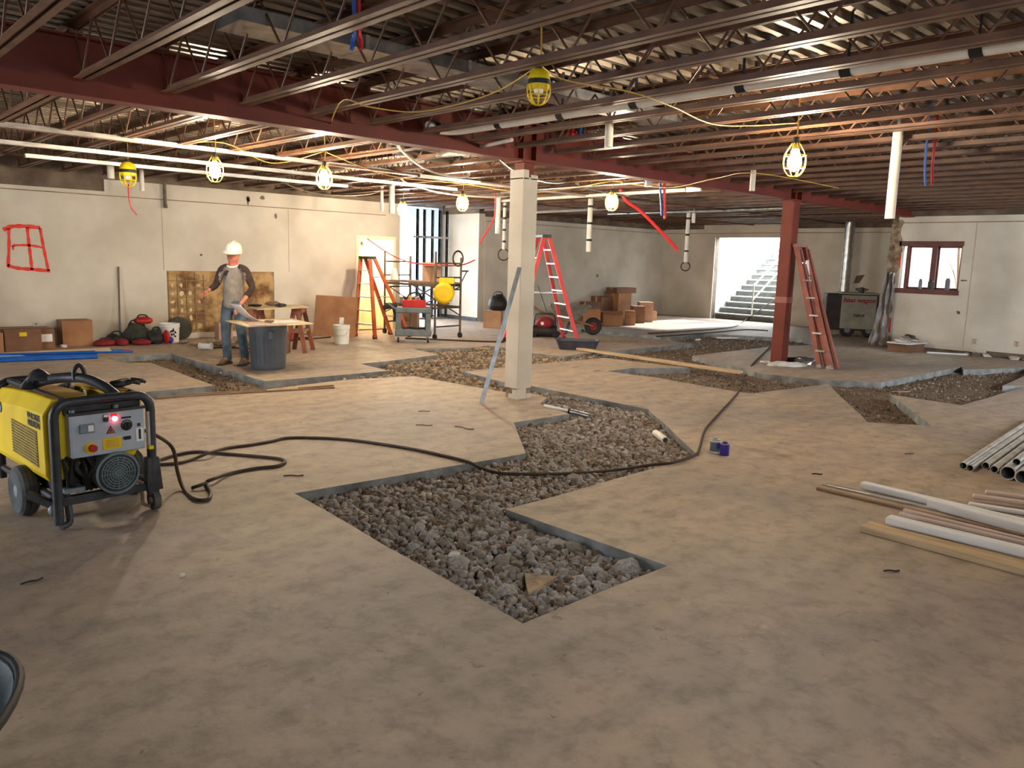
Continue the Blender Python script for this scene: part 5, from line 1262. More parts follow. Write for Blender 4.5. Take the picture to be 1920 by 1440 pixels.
mb = MB(); mb.ball((0, 0, .015), (.07, .05, .018), 10, 6); tag(mb.build('tape_measure', 'woodd', smooth=True, loc=fp(505, 604, ZB + .024)), 'dark round tool lying on the plans', 'tool')
# ---- second table behind on sawhorses
ZT = .74; q = [fp(466, 577, ZT), fp(482, 581, ZT), fp(580, 577, ZT), fp(560, 572, ZT)]
mb = MB(); mb.prism([(v.x, v.y) for v in q], ZT - .004, ZT + .014); tag(mb.build('work_board', 'ply', bevel=.002), 'pale board resting on sawhorses behind the barrel', 'board')
cc = sum(q, V()) / 4
for k, (sx, lb) in enumerate(((-.46, 'brown sawhorse under the left end of the pale board'), (.40, 'brown sawhorse under the right end of the pale board'))):
    base = cc + (q[2] - q[1]).normalized() * sx; t = thing('sawhorse', lb, 'sawhorse', (base.x, base.y, 0), RZC)
    mb = MB(); mb.box(-.05, .05, -.28, .28, ZT - .10, ZT - .004); mb.build('top_rail', 'rustwood', t)
    for a in (-1, 1):
        for b in (-1, 1):
            mb = MB(); mb.bar((a * .16, b * .26, 0), (a * .03, b * .2, ZT - .05), .07, .035, up=(0, 1, 0)); mb.build('leg', 'rustwood', t)
    mb = MB(); mb.box(-.10, .10, -.24, .24, .33, .37); mb.build('shelf', 'woodd', t)
for px, py, r, m, lb in ((478, 572, (.12, .07, .02), 'black', 'black flat tool on the left of the sawhorse board'), (512, 571, (.14, .06, .04), 'woodd', 'brown scraps piled on the sawhorse board'), (527, 573, (.09, .05, .03), 'darkgrey', 'dark tool on the right of the sawhorse board')):
    mb = MB(); mb.ball((0, 0, r[2]), r, 9, 6); jag(mb, .01); tag(mb.build('bench_item', m, loc=fp(px, py + 3, ZT + .014), rz=RZC), lb, 'tool')
carton(tuple(cc + V((-.02, .02, -ZT))), .32, .3, .5, RZC, 'reddish brown box under the sawhorse board', 'cartond')
mb = MB(); mb.box(-.14, .14, -.1, .1, 0, .2); mb.box(-.05, .05, -.02, .02, .2, .25); tag(mb.build('tool_case', 'red', bevel=.01, loc=fp(540, 636), rz=RZC), 'red tool case on the floor right of the barrel', 'case')
mb = MB(); mb.tube([(math.cos(2 * PI * k / 20) * .16, math.sin(2 * PI * k / 20) * .12, .02) for k in range(20)], .016, 6, closed=True); tag(mb.build('hose_coil', 'black', smooth=True, loc=fp(563, 636)), 'black hose coil on the floor before the cardboard sheet', 'coil')
# ---- leaning cardboard sheet
a, b = fp(586, 630), fp(665, 633); mb = MB()
t = thing('cardboard_sheet', 'large brown cardboard sheet leaning with a white sticker', 'cardboard', tuple(a.lerp(b, .5)), math.atan2((b - a).y, (b - a).x))
L = (b - a).length
mb = MB(); q4 = [(-L / 2, 0, 0), (L / 2, 0, 0), (L / 2, .22, .78), (-L / 2, .22, .80)]
vs = q4 + [(x, y + .05, z) for x, y, z in q4]; mb.add(vs, [(0, 1, 2, 3), (7, 6, 5, 4), (0, 4, 5, 1), (1, 5, 6, 2), (2, 6, 7, 3), (3, 7, 4, 0)]); cs = mb.build('sheet', 'carton', t, bevel=.006)
mb = MB(); mb.bar((.14, .062, .32 - .06), (.14, .096, .32 + .06), .09, .004, up=(0, -1, .28)); mb.build('white_sticker', 'paper', cs)

# ---- stepladders
def stepladder(feet, top, cap_w, cap_d, m, label, nsteps=6, rear_rungs=3, capm='darkgrey', rz=0.0, cat='ladder'):
    FL, FR, RL, RR = [V(f) for f in feet]; top = V(top)
    w = (FR - FL).normalized(); dd = ((RL + RR) / 2 - (FL + FR) / 2); dd.z = 0; dd.normalize()
    o = thing('stepladder', label, cat, (0, 0, 0))
    tops = [top - w * cap_w / 2 - dd * cap_d / 2, top + w * cap_w / 2 - dd * cap_d / 2, top - w * cap_w / 2 + dd * cap_d / 2, top + w * cap_w / 2 + dd * cap_d / 2]
    for f, t_ in zip((FL, FR, RL, RR), tops):
        mb = MB(); mb.bar(f + V((0, 0, .02)), t_, .03, .075, up=tuple(dd)); r_ = mb.build('rail', m, o)
        mb = MB(); mb.bar(f, f + (t_ - f) * .04, .04, .085, up=tuple(dd)); mb.build('foot', 'black', r_)
    mb = MB(); mb.bar(top - w * (cap_w / 2 + .03), top + w * (cap_w / 2 + .03), cap_d + .09, .06); mb.build('top_cap', capm, o, bevel=.008)
    for k in range(1, nsteps):
        t = k / nsteps; mb = MB(); mb.bar(FL.lerp(tops[0], t), FR.lerp(tops[1], t), .08, .022); mb.build('step', 'alu', o)
    for k in range(1, rear_rungs + 1):
        t = k / (rear_rungs + 1); mb = MB(); mb.bar(RL.lerp(tops[2], t), RR.lerp(tops[3], t), .03, .02); mb.build('rear_brace', 'alu', o)
    for a_, b_, c_, d_ in ((FL, tops[0], RL, tops[2]), (FR, tops[1], RR, tops[3])):
        mb = MB(); mb.bar(a_.lerp(b_, .48), c_.lerp(d_, .48), .018, .006); mb.build('spreader', 'alu', o)
    return o
FR = fp(707, 635); FR = FR + V((-.08, -.05, 0)); FL = FR + V((-.06, .62, 0)); RL = FL + V((.85, .0, 0)); RR = FR + V((.85, -.02, 0))
stepladder((FR, FL, RR + V((0, .05, 0)), RL), tuple(wx(689, 483, (FR.x + .47))), .30, .10, 'orange', 'orange fibreglass stepladder before the lit doorway', 6)
FR = fp(1084, 646); FL = FR + V((.25, .62, 0)); dR = V((-.98, .38, 0)) * 1.25
top = (FR + FL) / 2 + dR * .5
d_ = _ray(1019, 443); t_ = (top.x * FWD.x + top.y * FWD.y) / (d_.x * FWD.x + d_.y * FWD.y); tp = d_ * t_ + V((0, 0, CAMH))
stepladder((FR, FL, FR + dR, FL + dR), tp, .30, .10, 'redfib', 'tall red fibreglass stepladder right of the white column', 8, 4)
# folded ladder leaning on the red column
t = thing('leaning_ladder', 'faded red folded ladder leaning on the red steel column', 'ladder', (0, 0, 0))
b0, b1 = fp(1537, 690), fp(1556, 693); t0, t1 = V((12.44, 6.56, 1.97)), V((12.58, 6.50, 1.97))
sh = V((.06, -.09, 0))
for k, (a, b) in enumerate(((b0, t0), (b1, t1))):
    mb = MB(); mb.bar(a + V((0, 0, .02)), b, .03, .09, up=tuple((b1 - b0).normalized())); r_ = mb.build('rail', 'pinkfib', t)
    mb = MB(); mb.bar(a, a + (b - a) * .03, .04, .1, up=tuple((b1 - b0).normalized())); mb.build('foot', 'alu', r_)
    mb = MB(); mb.bar(a + V((0, 0, .02)) + sh, b + sh * .6 - V((0, 0, .06)), .03, .07, up=tuple((b1 - b0).normalized())); mb.build('rear_rail', 'pinkfib', t)
mb = MB(); mb.bar(t0 + V((-.03, .02, 0)), t1 + V((.05, -.02, 0)), .13, .05); mb.build('top_cap', 'pinkfib', t)
for k in range(1, 7):
    mb = MB(); mb.bar(b0.lerp(t0, k / 7), b1.lerp(t1, k / 7), .07, .025); mb.build('step', 'alu', t)
for f0, f1 in ((.76, .88), (.64, .75), (.56, .63)):
    mb = MB(); a = b0.lerp(t0, f0) + sh * .9; b = b0.lerp(t0, f1) + sh * .8; mb.bar(a + V((.03, -.03, 0)), b + V((.03, -.03, 0)), .055, .004, up=(FWD.x, FWD.y, 0)); mb.build('warning_sticker', 'paper', t)

# ---- rolling scaffold
SA, SB = fp(815, 637), fp(862, 633)
e = (SB - SA); e.z = 0
back = V((-.12, 1.28, 0)).normalized() * 1.55
sc = thing('scaffold', 'brown steel rolling scaffold with a plank deck at the alcove', 'scaffold', (0, 0, 0))
posts = [SA, SB, SA + back, SB + back]
hts = [1.72, 1.62, 1.72, 1.62]
for p, h_ in zip(posts, hts):
    mb = MB(); mb.cyl(p + V((0, 0, .1)), p + V((0, 0, h_)), .023, n=10); po = mb.build('post', 'scaff', sc, smooth=True)
    mb = MB(); mb.cyl(p + V((-.02, 0, .055)), p + V((.02, 0, .055)), .055, n=14); mb.build('caster', 'black', po, smooth=True)
for a, b in ((0, 1), (2, 3)):
    for z in (.25, .62, .98, 1.22, 1.5):
        mb = MB(); mb.cyl(posts[a] + V((0, 0, z)), posts[b] + V((0, 0, z)), .016, n=8); mb.build('rung', 'scaff', sc, smooth=True)
for a, b in ((0, 2), (1, 3)):
    for z in (1.06, .62):
        mb = MB(); mb.bar(posts[a] + V((0, 0, z)), posts[b] + V((0, 0, z)), .03, .05); mb.build('side_rail', 'scaff', sc)
    mb = MB(); mb.cyl(posts[a] + V((0, 0, .45)), posts[b] + V((0, 0, 1.04)), .013, n=8); mb.build('diagonal_brace', 'scaff', sc, smooth=True)
    mb = MB(); mb.cyl(posts[b] + V((0, 0, .45)), posts[a] + V((0, 0, 1.04)), .013, n=8); mb.build('diagonal_brace', 'scaff', sc, smooth=True)
perp = e.normalized()
for k in range(3):
    off = e * ((k + .5) / 3); mb = MB(); mb.bar(SA + off + V((0, 0, 1.105)), SA + off + back + V((0, 0, 1.105)), e.length / 3 - .012, .035); mb.build('plank', 'woodd', sc)
p = SB + V((0, 0, 1.35))
mb = MB(); mb.cyl(p, p + perp * .22, .016, n=8); mb.cyl(p + perp * .18, SB + V((0, 0, 1.1)), .013, n=8); mb.build('outrigger', 'scaff', sc, smooth=True)
# coil hung on scaffold post
mb = MB(); c_ = SB + V((0, 0, 1.6)) - perp * .09
for rr in (.14, .155): mb.tube([tuple(c_ + perp * rr * math.cos(2 * PI * k / 24) + V((0, 0, rr * math.sin(2 * PI * k / 24))) - V((.02, .02, 0)) * (rr > .15)) for k in range(24)], .011, 6, closed=True)
tag(mb.build('wire_coil', 'cable', smooth=True), 'coil of cable hung on the right scaffold post', 'coil')
mb = MB(); mb.tube(spline([posts[2] + V((-.3, .2, 1.95)), posts[2] + V((.1, .0, 1.66)), SA + back * .5 + V((0, 0, 1.5)), SA + V((.05, 0, 1.46)), SB + V((0, 0, 1.47)), SB + perp * .42 + V((0, 0, 1.58))], 6), .013, 6)
tag(mb.build('safety_line', 'redtube', smooth=True), 'red line sagging across the top of the scaffold', 'line')
# things on the scaffold deck: yellow blower and carton
p = SA + e * .45 + back * .22 + V((0, 0, 1.125))
carton(tuple(p + V((-.02, .1, .0))), .36, .26, .34, RZC + .2, 'tan open carton standing on the scaffold deck', 'cartonp', True)
t = thing('yellow_blower', 'round yellow blower strapped below the scaffold carton', 'blower', tuple(SA + e * .3 + back * -.02 + V((-.1, -.12, .72))), RZC)
mb = MB(); mb.lathe([(.05, 0), (.17, .01), (.205, .05), (.205, .17), (.17, .21), (.05, .22)], 26); b_ = mb.build('drum_housing', 'yellow', t, smooth=True); b_.rotation_euler = (PI / 2, 0, 0); b_.location = (0, .1, .2)
mb = MB(); mb.pipe((0, -.13, .2), (0, -.10, .2), .14, .12, 20); mb.build('inlet_ring', 'yellow', t, smooth=True)
mb = MB(); mb.box(-.1, .2, -.02, .1, .38, .5); mb.build('outlet', 'yellow', t, bevel=.02)
mb = MB(); mb.bar((.14, .06, .05), (.2, .06, .38), .05, .03); mb.build('bracket', 'darkgrey', t)
mb = MB(); mb.box(-.1, .1, -.05, .12, -.02, .015); mb.build('stand', 'scaff', t)
mb = MB(); mb.lathe([(.045, 0), (.05, .1), (.04, .105), (.012, .1), (.01, .12)], 12); tag(mb.build('white_jug', 'white', smooth=True, loc=tuple(SA + e * .85 + back * .1 + V((0, 0, 1.125)))), 'small white jug on the right of the scaffold deck', 'jug')
mb = MB(); mb.lathe([(.09, 0), (.1, .05), (.06, .18), (.05, .22), (.02, .24)], 12); jag(mb, .01); tag(mb.build('white_sack', 'paper', smooth=True, loc=tuple(SA + e * .2 + back * .9 + V((0, 0, 1.125)))), 'crumpled white sack on the left of the scaffold deck', 'sack')
# ---- service cart
cb = fp(776, 641); t = thing('service_cart', 'grey plastic service cart in front of the scaffold', 'cart', (cb.x + .02, cb.y + .06, 0), RZC + .15)
mb = MB(); mb.box(-.34, .34, -.22, .22, .56, .66); mb.build('upper_tray', 'cart', t, bevel=.02)
mb = MB(); mb.box(-.34, .34, -.22, .22, .12, .24); mb.build('lower_tray', 'cart', t, bevel=.02)
for a in (-.28, .28):
    for b in (-.17, .17):
        mb = MB(); mb.box(a - .05, a + .05, b - .03, b + .03, .2, .58); mb.build('leg', 'cart', t, bevel=.008)
        mb = MB(); mb.cyl((a - .015, b, .05), (a + .015, b, .05), .05, n=16); w_ = mb.build('caster', 'black', t, smooth=True)
        mb = MB(); mb.box(a - .025, a + .025, b - .02, b + .02, .05, .13); mb.build('fork', 'alu', w_)
mb = MB(); mb.tube(rounded([(-.32, -.2, .62), (-.46, -.2, .72), (-.46, .2, .72), (-.32, .2, .62)], .05, 3), .018, 8); mb.build('push_handle', 'cart', t, smooth=True)
cw = V((cb.x + .02, cb.y + .06, 0)); RM = Matrix.Rotation(RZC + .15, 3, 'Z')
tt = thing('tool_tray', 'red tool tray with black handle on the service cart', 'tray', tuple(cw + RM @ V((.02, -.02, .66))), RZC + .1)
mb = MB(); mb.box(-.22, .22, -.13, .13, 0, .14); mb.build('tray_body', 'red', tt, bevel=.01)
mb = MB(); mb.tube(spline([(-.14, 0, .14), (-.1, 0, .24), (.06, 0, .28), (.14, 0, .2), (.17, 0, .14)], 4), .015, 7); mb.build('handle', 'black', tt, smooth=True)
for k in range(4):
    mb = MB(); mb.cyl((-.16 + k * .1, .05, .12), (-.2 + k * .1, .02, .2 + .03 * (k % 2)), .018, n=8); mb.build('tool_handle', ('darkgrey', 'yellow', 'alu', 'black')[k], tt, smooth=True)
tt = thing('power_drill', 'dark cordless drill hanging over the left edge of the service cart', 'drill', tuple(cw + RM @ V((-.36, -.1, .66))), RZC)
mb = MB(); mb.cyl((-.2, 0, -.02), (.05, 0, .05), .045, n=12); mb.build('drill_body', 'darkgrey', tt, smooth=True)
mb = MB(); mb.bar((-.02, 0, .02), (.04, 0, -.2), .06, .05, up=(1, 0, 0)); mb.build('grip', 'black', tt)
mb = MB(); mb.box(-.01, .1, -.04, .04, -.27, -.19); mb.build('battery', 'olive', tt)
mb = MB(); mb.tube(spline([(-.2, 0, .245), (-.05, .05, .26), (.1, -.04, .25), (.22, .04, .26), (.3, 0, .33)], 5), .02, 7); tag(mb.build('black_hose', 'black', smooth=True, loc=tuple(cw), rz=RZC + .15), 'black hose lying in the lower tray of the service cart', 'hose')
# box and black bag near the alcove
p = fp(932, 615); carton((p.x, p.y + .15, 0), .42, .34, .40, RZC - .1, 'tan box with a black bag on it left of the white column', 'cartonp')
bag((p.x + .12, p.y + .12, .405), (.24, .17, .2), 'black', 'black rounded bag lying on the tan box', 'darkgrey', RZC)
carton((p.x - 1.8, p.y + 1.1, 0), .5, .4, .7, RZC, 'pinkish tall box behind the scaffold', 'cartonp')
# ---- red compressor and wheelbarrow
p = fp(1027, 634); t = thing('compressor', 'red and black compressor left of the red stepladder', 'compressor', (p.x + .1, p.y + .2, 0), RZC)
mb = MB(); mb.cyl((-.26, 0, .13), (.26, 0, .13), .125, n=20); mb.build('tank', 'black', t, smooth=True)
mb = MB(); mb.ball((0, 0, .3), (.2, .16, .13), 14, 8); mb.build('motor_cover', 'darkred', t, smooth=True)
mb = MB(); mb.tube(rounded([(-.24, -.05, .15), (-.22, -.05, .5), (.2, -.05, .5), (.24, -.05, .15)], .1, 4), .016, 8); mb.build('handle', 'darkgrey', t, smooth=True)
mb = MB(); mb.cyl((-.06, -.17, .3), (-.06, -.15, .3), .035, n=14); mb.build('gauge', 'white', t, smooth=True)
for s in (-1, 1):
    mb = MB(); mb.cyl((s * .24, -.12, .075), (s * .24, -.08, .075), .075, n=16); mb.build('wheel', 'black', t, smooth=True)
p = fp(1062, 629); t = thing('wheelbarrow', 'grey wheelbarrow behind the red stepladder', 'wheelbarrow', (p.x + .25, p.y + .2, 0), RZC)
mb = MB(); vs = []
for (x0, x1, y0, y1, z) in ((-.22, .2, -.16, .16, .34), (-.42, .48, -.32, .32, .64)): vs += [(x0, y0, z), (x1, y0, z), (x1, y1, z), (x0, y1, z)]
mb.add(vs, [(3, 2, 1, 0), (0, 1, 5, 4), (1, 2, 6, 5), (2, 3, 7, 6), (3, 0, 4, 7)]); tr_ = mb.build('tray', 'moldd', t); sm = tr_.modifiers.new('thick', 'SOLIDIFY'); sm.thickness = .012
mb = MB(); mb.tube([(vs[4 + k % 4]) for k in range(4)], .014, 7, closed=True); mb.build('rim', 'moldd', t, smooth=True)
for s in (-1, 1):
    mb = MB(); mb.tube(spline([(-.85, s * .28, .62), (-.3, s * .2, .34), (.2, s * .12, .30), (.55, s * .05, .2)], 4), .018, 8); mb.build('handle', 'woodd', t, smooth=True)
    mb = MB(); mb.tube(rounded([(-.3, s * .2, .33), (-.25, s * .2, .015), (-.05, s * .2, .015), (.05, s * .17, .32)], .05, 3), .015, 8); mb.build('leg', 'darkgrey', t, smooth=True)
mb = MB(); mb.lathe([(.1, -.035), (.17, -.045), (.195, -.02), (.195, .02), (.17, .045), (.1, .035)], 22); w_ = mb.build('wheel', 'black', t, smooth=True); w_.rotation_euler = (PI / 2, 0, 0); w_.location = (.56, 0, .197)
mb = MB(); mb.cyl((0, 0, -.05), (0, 0, .05), .09, n=14); mb.build('hub', 'darkred', w_, smooth=True)
mb = MB(); mb.tube([(0, 0, 0), (-.25, .3, 1.0)], .014, 8); tag(mb.build('shovel_handle', 'scaff', smooth=True, loc=tuple(fp(1035, 612))), 'thin handle leaning behind the compressor', 'handle')
# ---- black tub
p = fp(1084, 657); t = thing('mortar_tub', 'dark blue mortar tub on the slab below the red stepladder', 'tub', (p.x + .1, p.y + .12, 0), RZC)
mb = MB(); vs = []
for (a, b, z) in ((.33, .16, 0), (.40, .22, .17), (.42, .24, .17), (.42, .24, .185), (.385, .205, .185), (.31, .14, .012)):
    n = 20; vs += [(a * math.copysign(abs(math.cos(2 * PI * k / n)) ** .5, math.cos(2 * PI * k / n)), b * math.copysign(abs(math.sin(2 * PI * k / n)) ** .5, math.sin(2 * PI * k / n)), z) for k in range(n)]
mb.add(vs, [(i * 20 + k, i * 20 + (k + 1) % 20, (i + 1) * 20 + (k + 1) % 20, (i + 1) * 20 + k) for i in range(5) for k in range(20)] + [tuple(range(20))[::-1], tuple(range(100, 120))]); mb.build('tub_shell', 'tub', t, smooth=True)
mb = MB(); mb.ball((0, 0, .13), (.36, .18, .03), 14, 6); jag(mb, .01); mb.build('mortar_residue', 'cut', t)
# ---- far cartons by the far corner
for px, py, w, h_, m, op, lb in ((1120, 611, .42, .42, 'carton', False, 'plain brown box nearest the wheelbarrow at the far wall'), (1103, 607, .4, .36, 'cartond', False, 'dark brown box just behind the wheelbarrow'), (1159, 611, .50, .36, 'carton', True, 'wide open brown box in the middle of the far box row'),
                                 (1140, 606, .34, .30, 'cartond', False, 'small dark box between the two front boxes'), (1192, 610, .26, .34, 'carton', True, 'open box with white packing in the far row'), (1205, 606, .32, .46, 'cartond', False, 'dark upright box near the right end of the far row'),
                                 (1219, 604, .38, .55, 'cartonp', False, 'pale upright box at the right end of the far row'), (1231, 601, .24, .26, 'cartonp', False, 'small pale box last in the far row')):
    p = fp(px, py); carton((p.x, p.y + .2, 0), w, .4, h_, RZC + random.uniform(-.12, .12), lb, m, op)
for px, py, zb, w, h_, m, lb in ((1163, 598, 0, .6, .62, 'cartond', 'large dark box behind the open box in the far row'), (1141, 602, 0, .45, .5, 'cartond', 'dark box at the back left of the far row'), (1195, 598, 0, .6, .72, 'carton', 'tallest brown box at the back of the far row')):
    p = fp(px, py); carton((p.x, min(p.y + .7, WF - .26), zb), w, .4, h_, 0, lb, m)
p = fp(1195, 598); carton((p.x + .05, min(p.y + .7, WF - .27), .724), .9, .42, .16, 0, 'flat dark carton lying on the tallest box', 'cartond')
# ---- heater
p = fp(1612, 634); HZ = RZC - .25
t = thing('site_heater', 'dark site heater with a pale lettered side panel by the torn wall', 'heater', (p.x + .4, p.y + .45, 0), HZ)
mb = MB(); mb.box(-.62, .55, -.35, .4, .16, 1.02); mb.build('cabinet', 'heater', t, bevel=.02)
mb = MB(); mb.box(-.30, .56, -.36, .42, 1.02, 1.06); mb.build('lid', 'heaterp', t, bevel=.01)
mb = MB(); mb.box(-.28, .50, -.372, -.35, .20, 1.0); fp_ = mb.build('side_panel', 'heaterp', t, bevel=.006)
mb = MB(); mb.cyl((.14, -.3, 1.06), (.14, -.3, 1.18), .07, n=16); mb.build('exhaust_cap', 'darkgrey', t, smooth=True)
text('panel_lettering', 'heat wagon', .155, 'darkred', fp_, Matrix.Translation((.11, -.373, .88)) @ Matrix.Rotation(PI / 2, 4, 'X'), shear=.2, bold=.004)
text('model_lettering', '700VF', .10, 'black', fp_, Matrix.Translation((.13, -.373, .51)) @ Matrix.Rotation(PI / 2, 4, 'X'), bold=.003)
for x in (-.1, .38):
    mb = MB(); mb.lathe([(.07, -.045), (.14, -.05), (.165, -.02), (.165, .02), (.14, .05), (.07, .045)], 20); w_ = mb.build('wheel', 'black', t, smooth=True); w_.rotation_euler = (PI / 2, 0, 0); w_.location = (x, -.3, .166)
    mb = MB(); mb.cyl((0, 0, -.055), (0, 0, .055), .07, n=12); mb.build('hub', 'rim', w_, smooth=True)
mb = MB(); mb.box(-.58, -.5, -.3, .3, 0, .17); mb.build('skid', 'darkgrey', t)
mb = MB(); mb.tube([(-.66, -.25, .42), (-.75, -.25, .42)], .02, 8); mb.build('inlet_nozzle', 'darkgrey', t, smooth=True)
# ---- plastic sheet hanging at the torn wall edge
sh_ = MB(); nu, nv = 14, 24; vs = []; fs = []
for j in range(nv + 1):
    v = j / nv; z = 1.55 * (1 - v) + .02
    for i in range(nu + 1):
        u = i / nu; wid = .18 + .22 * v
        y = 6.84 + u * wid; x = WR - .14 - .05 * math.sin(u * 15 + v * 4) - .03 * math.sin(v * 17 + u * 5) - .06 * v
        vs.append((x, y, z))
for j in range(nv):
    for i in range(nu): a = j * (nu + 1) + i; fs.append((a, a + 1, a + nu + 2, a + nu + 1))
sh_.add(vs, fs); o = sh_.build('plastic_sheet', 'plastic', smooth=True); s = o.modifiers.new('thick', 'SOLIDIFY'); s.thickness = .003
tag(o, 'grey plastic sheet hanging in folds at the torn wall end', 'sheet')
# ---- box with papers by the window wall
p = fp(1700, 660); t = carton((p.x + .2, p.y + .1, 0), .62, .45, .16, RZC + .65, 'low brown box with scrap papers under the window', 'cartond', tape=False)
t2 = thing('paper_pile', 'pale board and scrap paper piled on the low box under the window', 'papers', (p.x + .2, p.y + .1, .164), RZC + .65)
mb = MB(); mb.box(-.40, .34, -.26, .2, 0, .02); mb.build('board', 'trimw', t2)
for k in range(5):
    mb = MB(); x = -.3 + k * .12; mb.bar((x, -.1, .03 + .01 * k), (x + .2, .12, .06 + .03 * (k % 3)), .14, .012); jag(mb, .008).build('scrap', ('white', 'trimp', 'plastic', 'white', 'woodd')[k], t2)
mb = MB(); mb.box(.22, .38, .0, .16, .02, .14); jag(mb, .015).build('dark_scrap', 'olive', t2)
flat((1738, 662), (1845, 668), .06, .03, 0, 'trimw', 'moulding', 'white moulding on the floor at the foot of the window wall', 'moulding')
# ---- items on the window sill
for k, (px, h_, w, m, lb) in enumerate(((1726, .19, .07, 'rim', 'slim grey can on the left of the window sill'), (1746, .18, .12, 'darkgrey', 'dark block in the middle of the window sill'), (1777, .22, .09, 'cart', 'grey can at the right of the window sill'))):
    q_ = wx(px, 536, WR + .02); o = thing('sill_item', lb, 'item', (WR + .0, q_.y, WIN[2] + .0005))
    mb = MB(); mb.lathe([(w / 2, 0), (w / 2, h_ * .85), (w * .42, h_ * .9), (w * .42, h_)], 12); mb.build('item_body', m, o, smooth=True)
    mb = MB(); mb.cyl((0, 0, h_), (0, 0, h_ + .012), w * .3, n=10); mb.build('item_top', 'black', o, smooth=True)
# ---- foil and scraps at the red column's foot
mb = MB(); mb.ball((0, 0, .05), (.17, .12, .07), 12, 8); jag(mb, .025); tag(mb.build('foil_scrap', 'foil', loc=fp(1508, 683), rz=RZC), 'crumpled silver foil between the red column and the ladder', 'foil')
mb = MB(); mb.ball((0, 0, .04), (.3, .12, .05), 12, 7); jag(mb, .02); tag(mb.build('dark_rag', 'black', loc=fp(1496, 680), rz=RZC), 'dark rag heap beside the silver foil', 'rag')
mb = MB(); mb.tube([(math.cos(2 * PI * k / 18) * .09, math.sin(2 * PI * k / 18) * .07, .015) for k in range(18)], .012, 6, closed=True); tag(mb.build('cable_ring', 'pvc', smooth=True, loc=fp(1434, 680)), 'small pale cable ring at the foot of the red column', 'coil')
# wall added outside the window to keep the low sun out
mb = MB(); mb.box(19.3, 19.5, 2.0, 6.85, -.05, 3.25); struct(mb.build('wall_sun_block', 'concrete'))
# bare tree outside the window
t = thing('bare_tree', 'faint bare tree standing outside the window', 'tree', (18.6, 6.0, -.05))
mb = MB(); mb.tube(spline([(0, 0, 0), (.05, .05, 1.2), (-.05, .1, 2.5), (.1, 0, 3)], 5), .03, 8); mb.build('trunk', 'woodd', t, smooth=True)
random.seed(9)
for k in range(9):
    z = 1.1 + k * .15; a = random.uniform(0, 6.28); L = random.uniform(.2, .5); mb = MB(); mb.tube(spline([(0, .05, z), (L * .5 * math.cos(a), L * .5 * math.sin(a), z + .3), (L * math.cos(a), L * math.sin(a), z + .6)], 4), .008, 6); mb.build('branch', 'woodd', t, smooth=True)
mb = MB(); mb.box(WR + .3, 60, -20, 6.8, -.3, -.05); struct(mb.build('ground_outside', 'concrete'))
mb = MB(); mb.box(-20, 20, 17.45, 50, -.3, -.02); struct(mb.build('ground_outside_alcove', 'concrete'))

# ================================================================== THE MAN
mp = V((4.82, 11.0, 0)); man = thing('person', 'man in white hard hat, grey raglan shirt and jeans leaning over plans', 'person', mp, RZC)
def skin_mesh(verts, edges, radii, root=0, sub=2):
    me = bpy.data.meshes.new('skin_src'); me.from_pydata([tuple(v) for v in verts], edges, []); o = bpy.data.objects.new('skin_src', me); C.objects.link(o)
    s = o.modifiers.new('skin', 'SKIN'); s.use_smooth_shade = True
    sv = me.skin_vertices[0].data
    for i, r in enumerate(radii): sv[i].radius = r if isinstance(r, tuple) else (r, r); sv[i].use_root = (i == root)
    b = o.modifiers.new('sub', 'SUBSURF'); b.levels = sub; b.render_levels = sub
    dg = bpy.context.evaluated_depsgraph_get(); m2 = bpy.data.meshes.new_from_object(o.evaluated_get(dg))
    bpy.data.objects.remove(o); bpy.data.meshes.remove(me)
    m2.polygons.foreach_set('use_smooth', [True] * len(m2.polygons)); return m2
def put(name, me, m, parent=man):
    me.materials.clear()
    for x in (m if isinstance(m, list) else [m]): me.materials.append(M[x])
    o = bpy.data.objects.new(name, me); C.objects.link(o); o.parent = parent; return o
# joints, local: x to the camera's right, y away, z up (front of the man = -y)
J = dict(pel=(-.04, .02, .86), wst=(-.02, .0, 1.02), chs=(.0, -.02, 1.22), nkb=(.0, -.03, 1.39), nk=(.005, -.05, 1.45), hd=(.015, -.075, 1.52), hdt=(.025, -.08, 1.62),
         sL=(-.165, -.02, 1.36), eL=(-.245, -.03, 1.13), wL=(-.33, -.14, 1.05), sR=(.165, -.02, 1.36), eR=(.27, -.02, 1.10), wR=(.14, -.20, .87),
         hL=(-.12, .02, .82), kL=(-.13, -.03, .46), aL=(-.14, .04, .09), tL=(-.17, -.11, .035), hR=(.05, .02, .82), kR=(.10, -.04, .46), aR=(.12, .03, .09), tR=(.13, -.12, .035))
K = list(J); ix = {k: i for i, k in enumerate(K)}
def chain(*n): return [(ix[a], ix[b]) for a, b in zip(n, n[1:])]
ED = chain('pel', 'wst', 'chs', 'nkb', 'nk', 'hd', 'hdt') + chain('nkb', 'sL', 'eL', 'wL') + chain('nkb', 'sR', 'eR', 'wR') + chain('pel', 'hL', 'kL', 'aL', 'tL') + chain('pel', 'hR', 'kR', 'aR', 'tR')
RAD = dict(pel=(.13, .10), wst=(.13, .10), chs=(.15, .105), nkb=(.07, .06), nk=(.052, .052), hd=(.098, .112), hdt=(.09, .10), sL=.06, eL=.042, wL=.028, sR=.06, eR=.042, wR=.028, hL=.085, kL=.058, aL=.042, tL=.036, hR=.085, kR=.058, aR=.042, tR=.036)
BS = {k: .82 for k in ('pel', 'wst', 'chs', 'sL', 'eL', 'sR', 'eR', 'hL', 'hR', 'kL', 'kR', 'aL', 'aR', 'nkb')}
def brad(k):
    q = RAD[k]; q = q if isinstance(q, tuple) else (q, q); return (q[0] * BS.get(k, 1), q[1] * BS.get(k, 1))
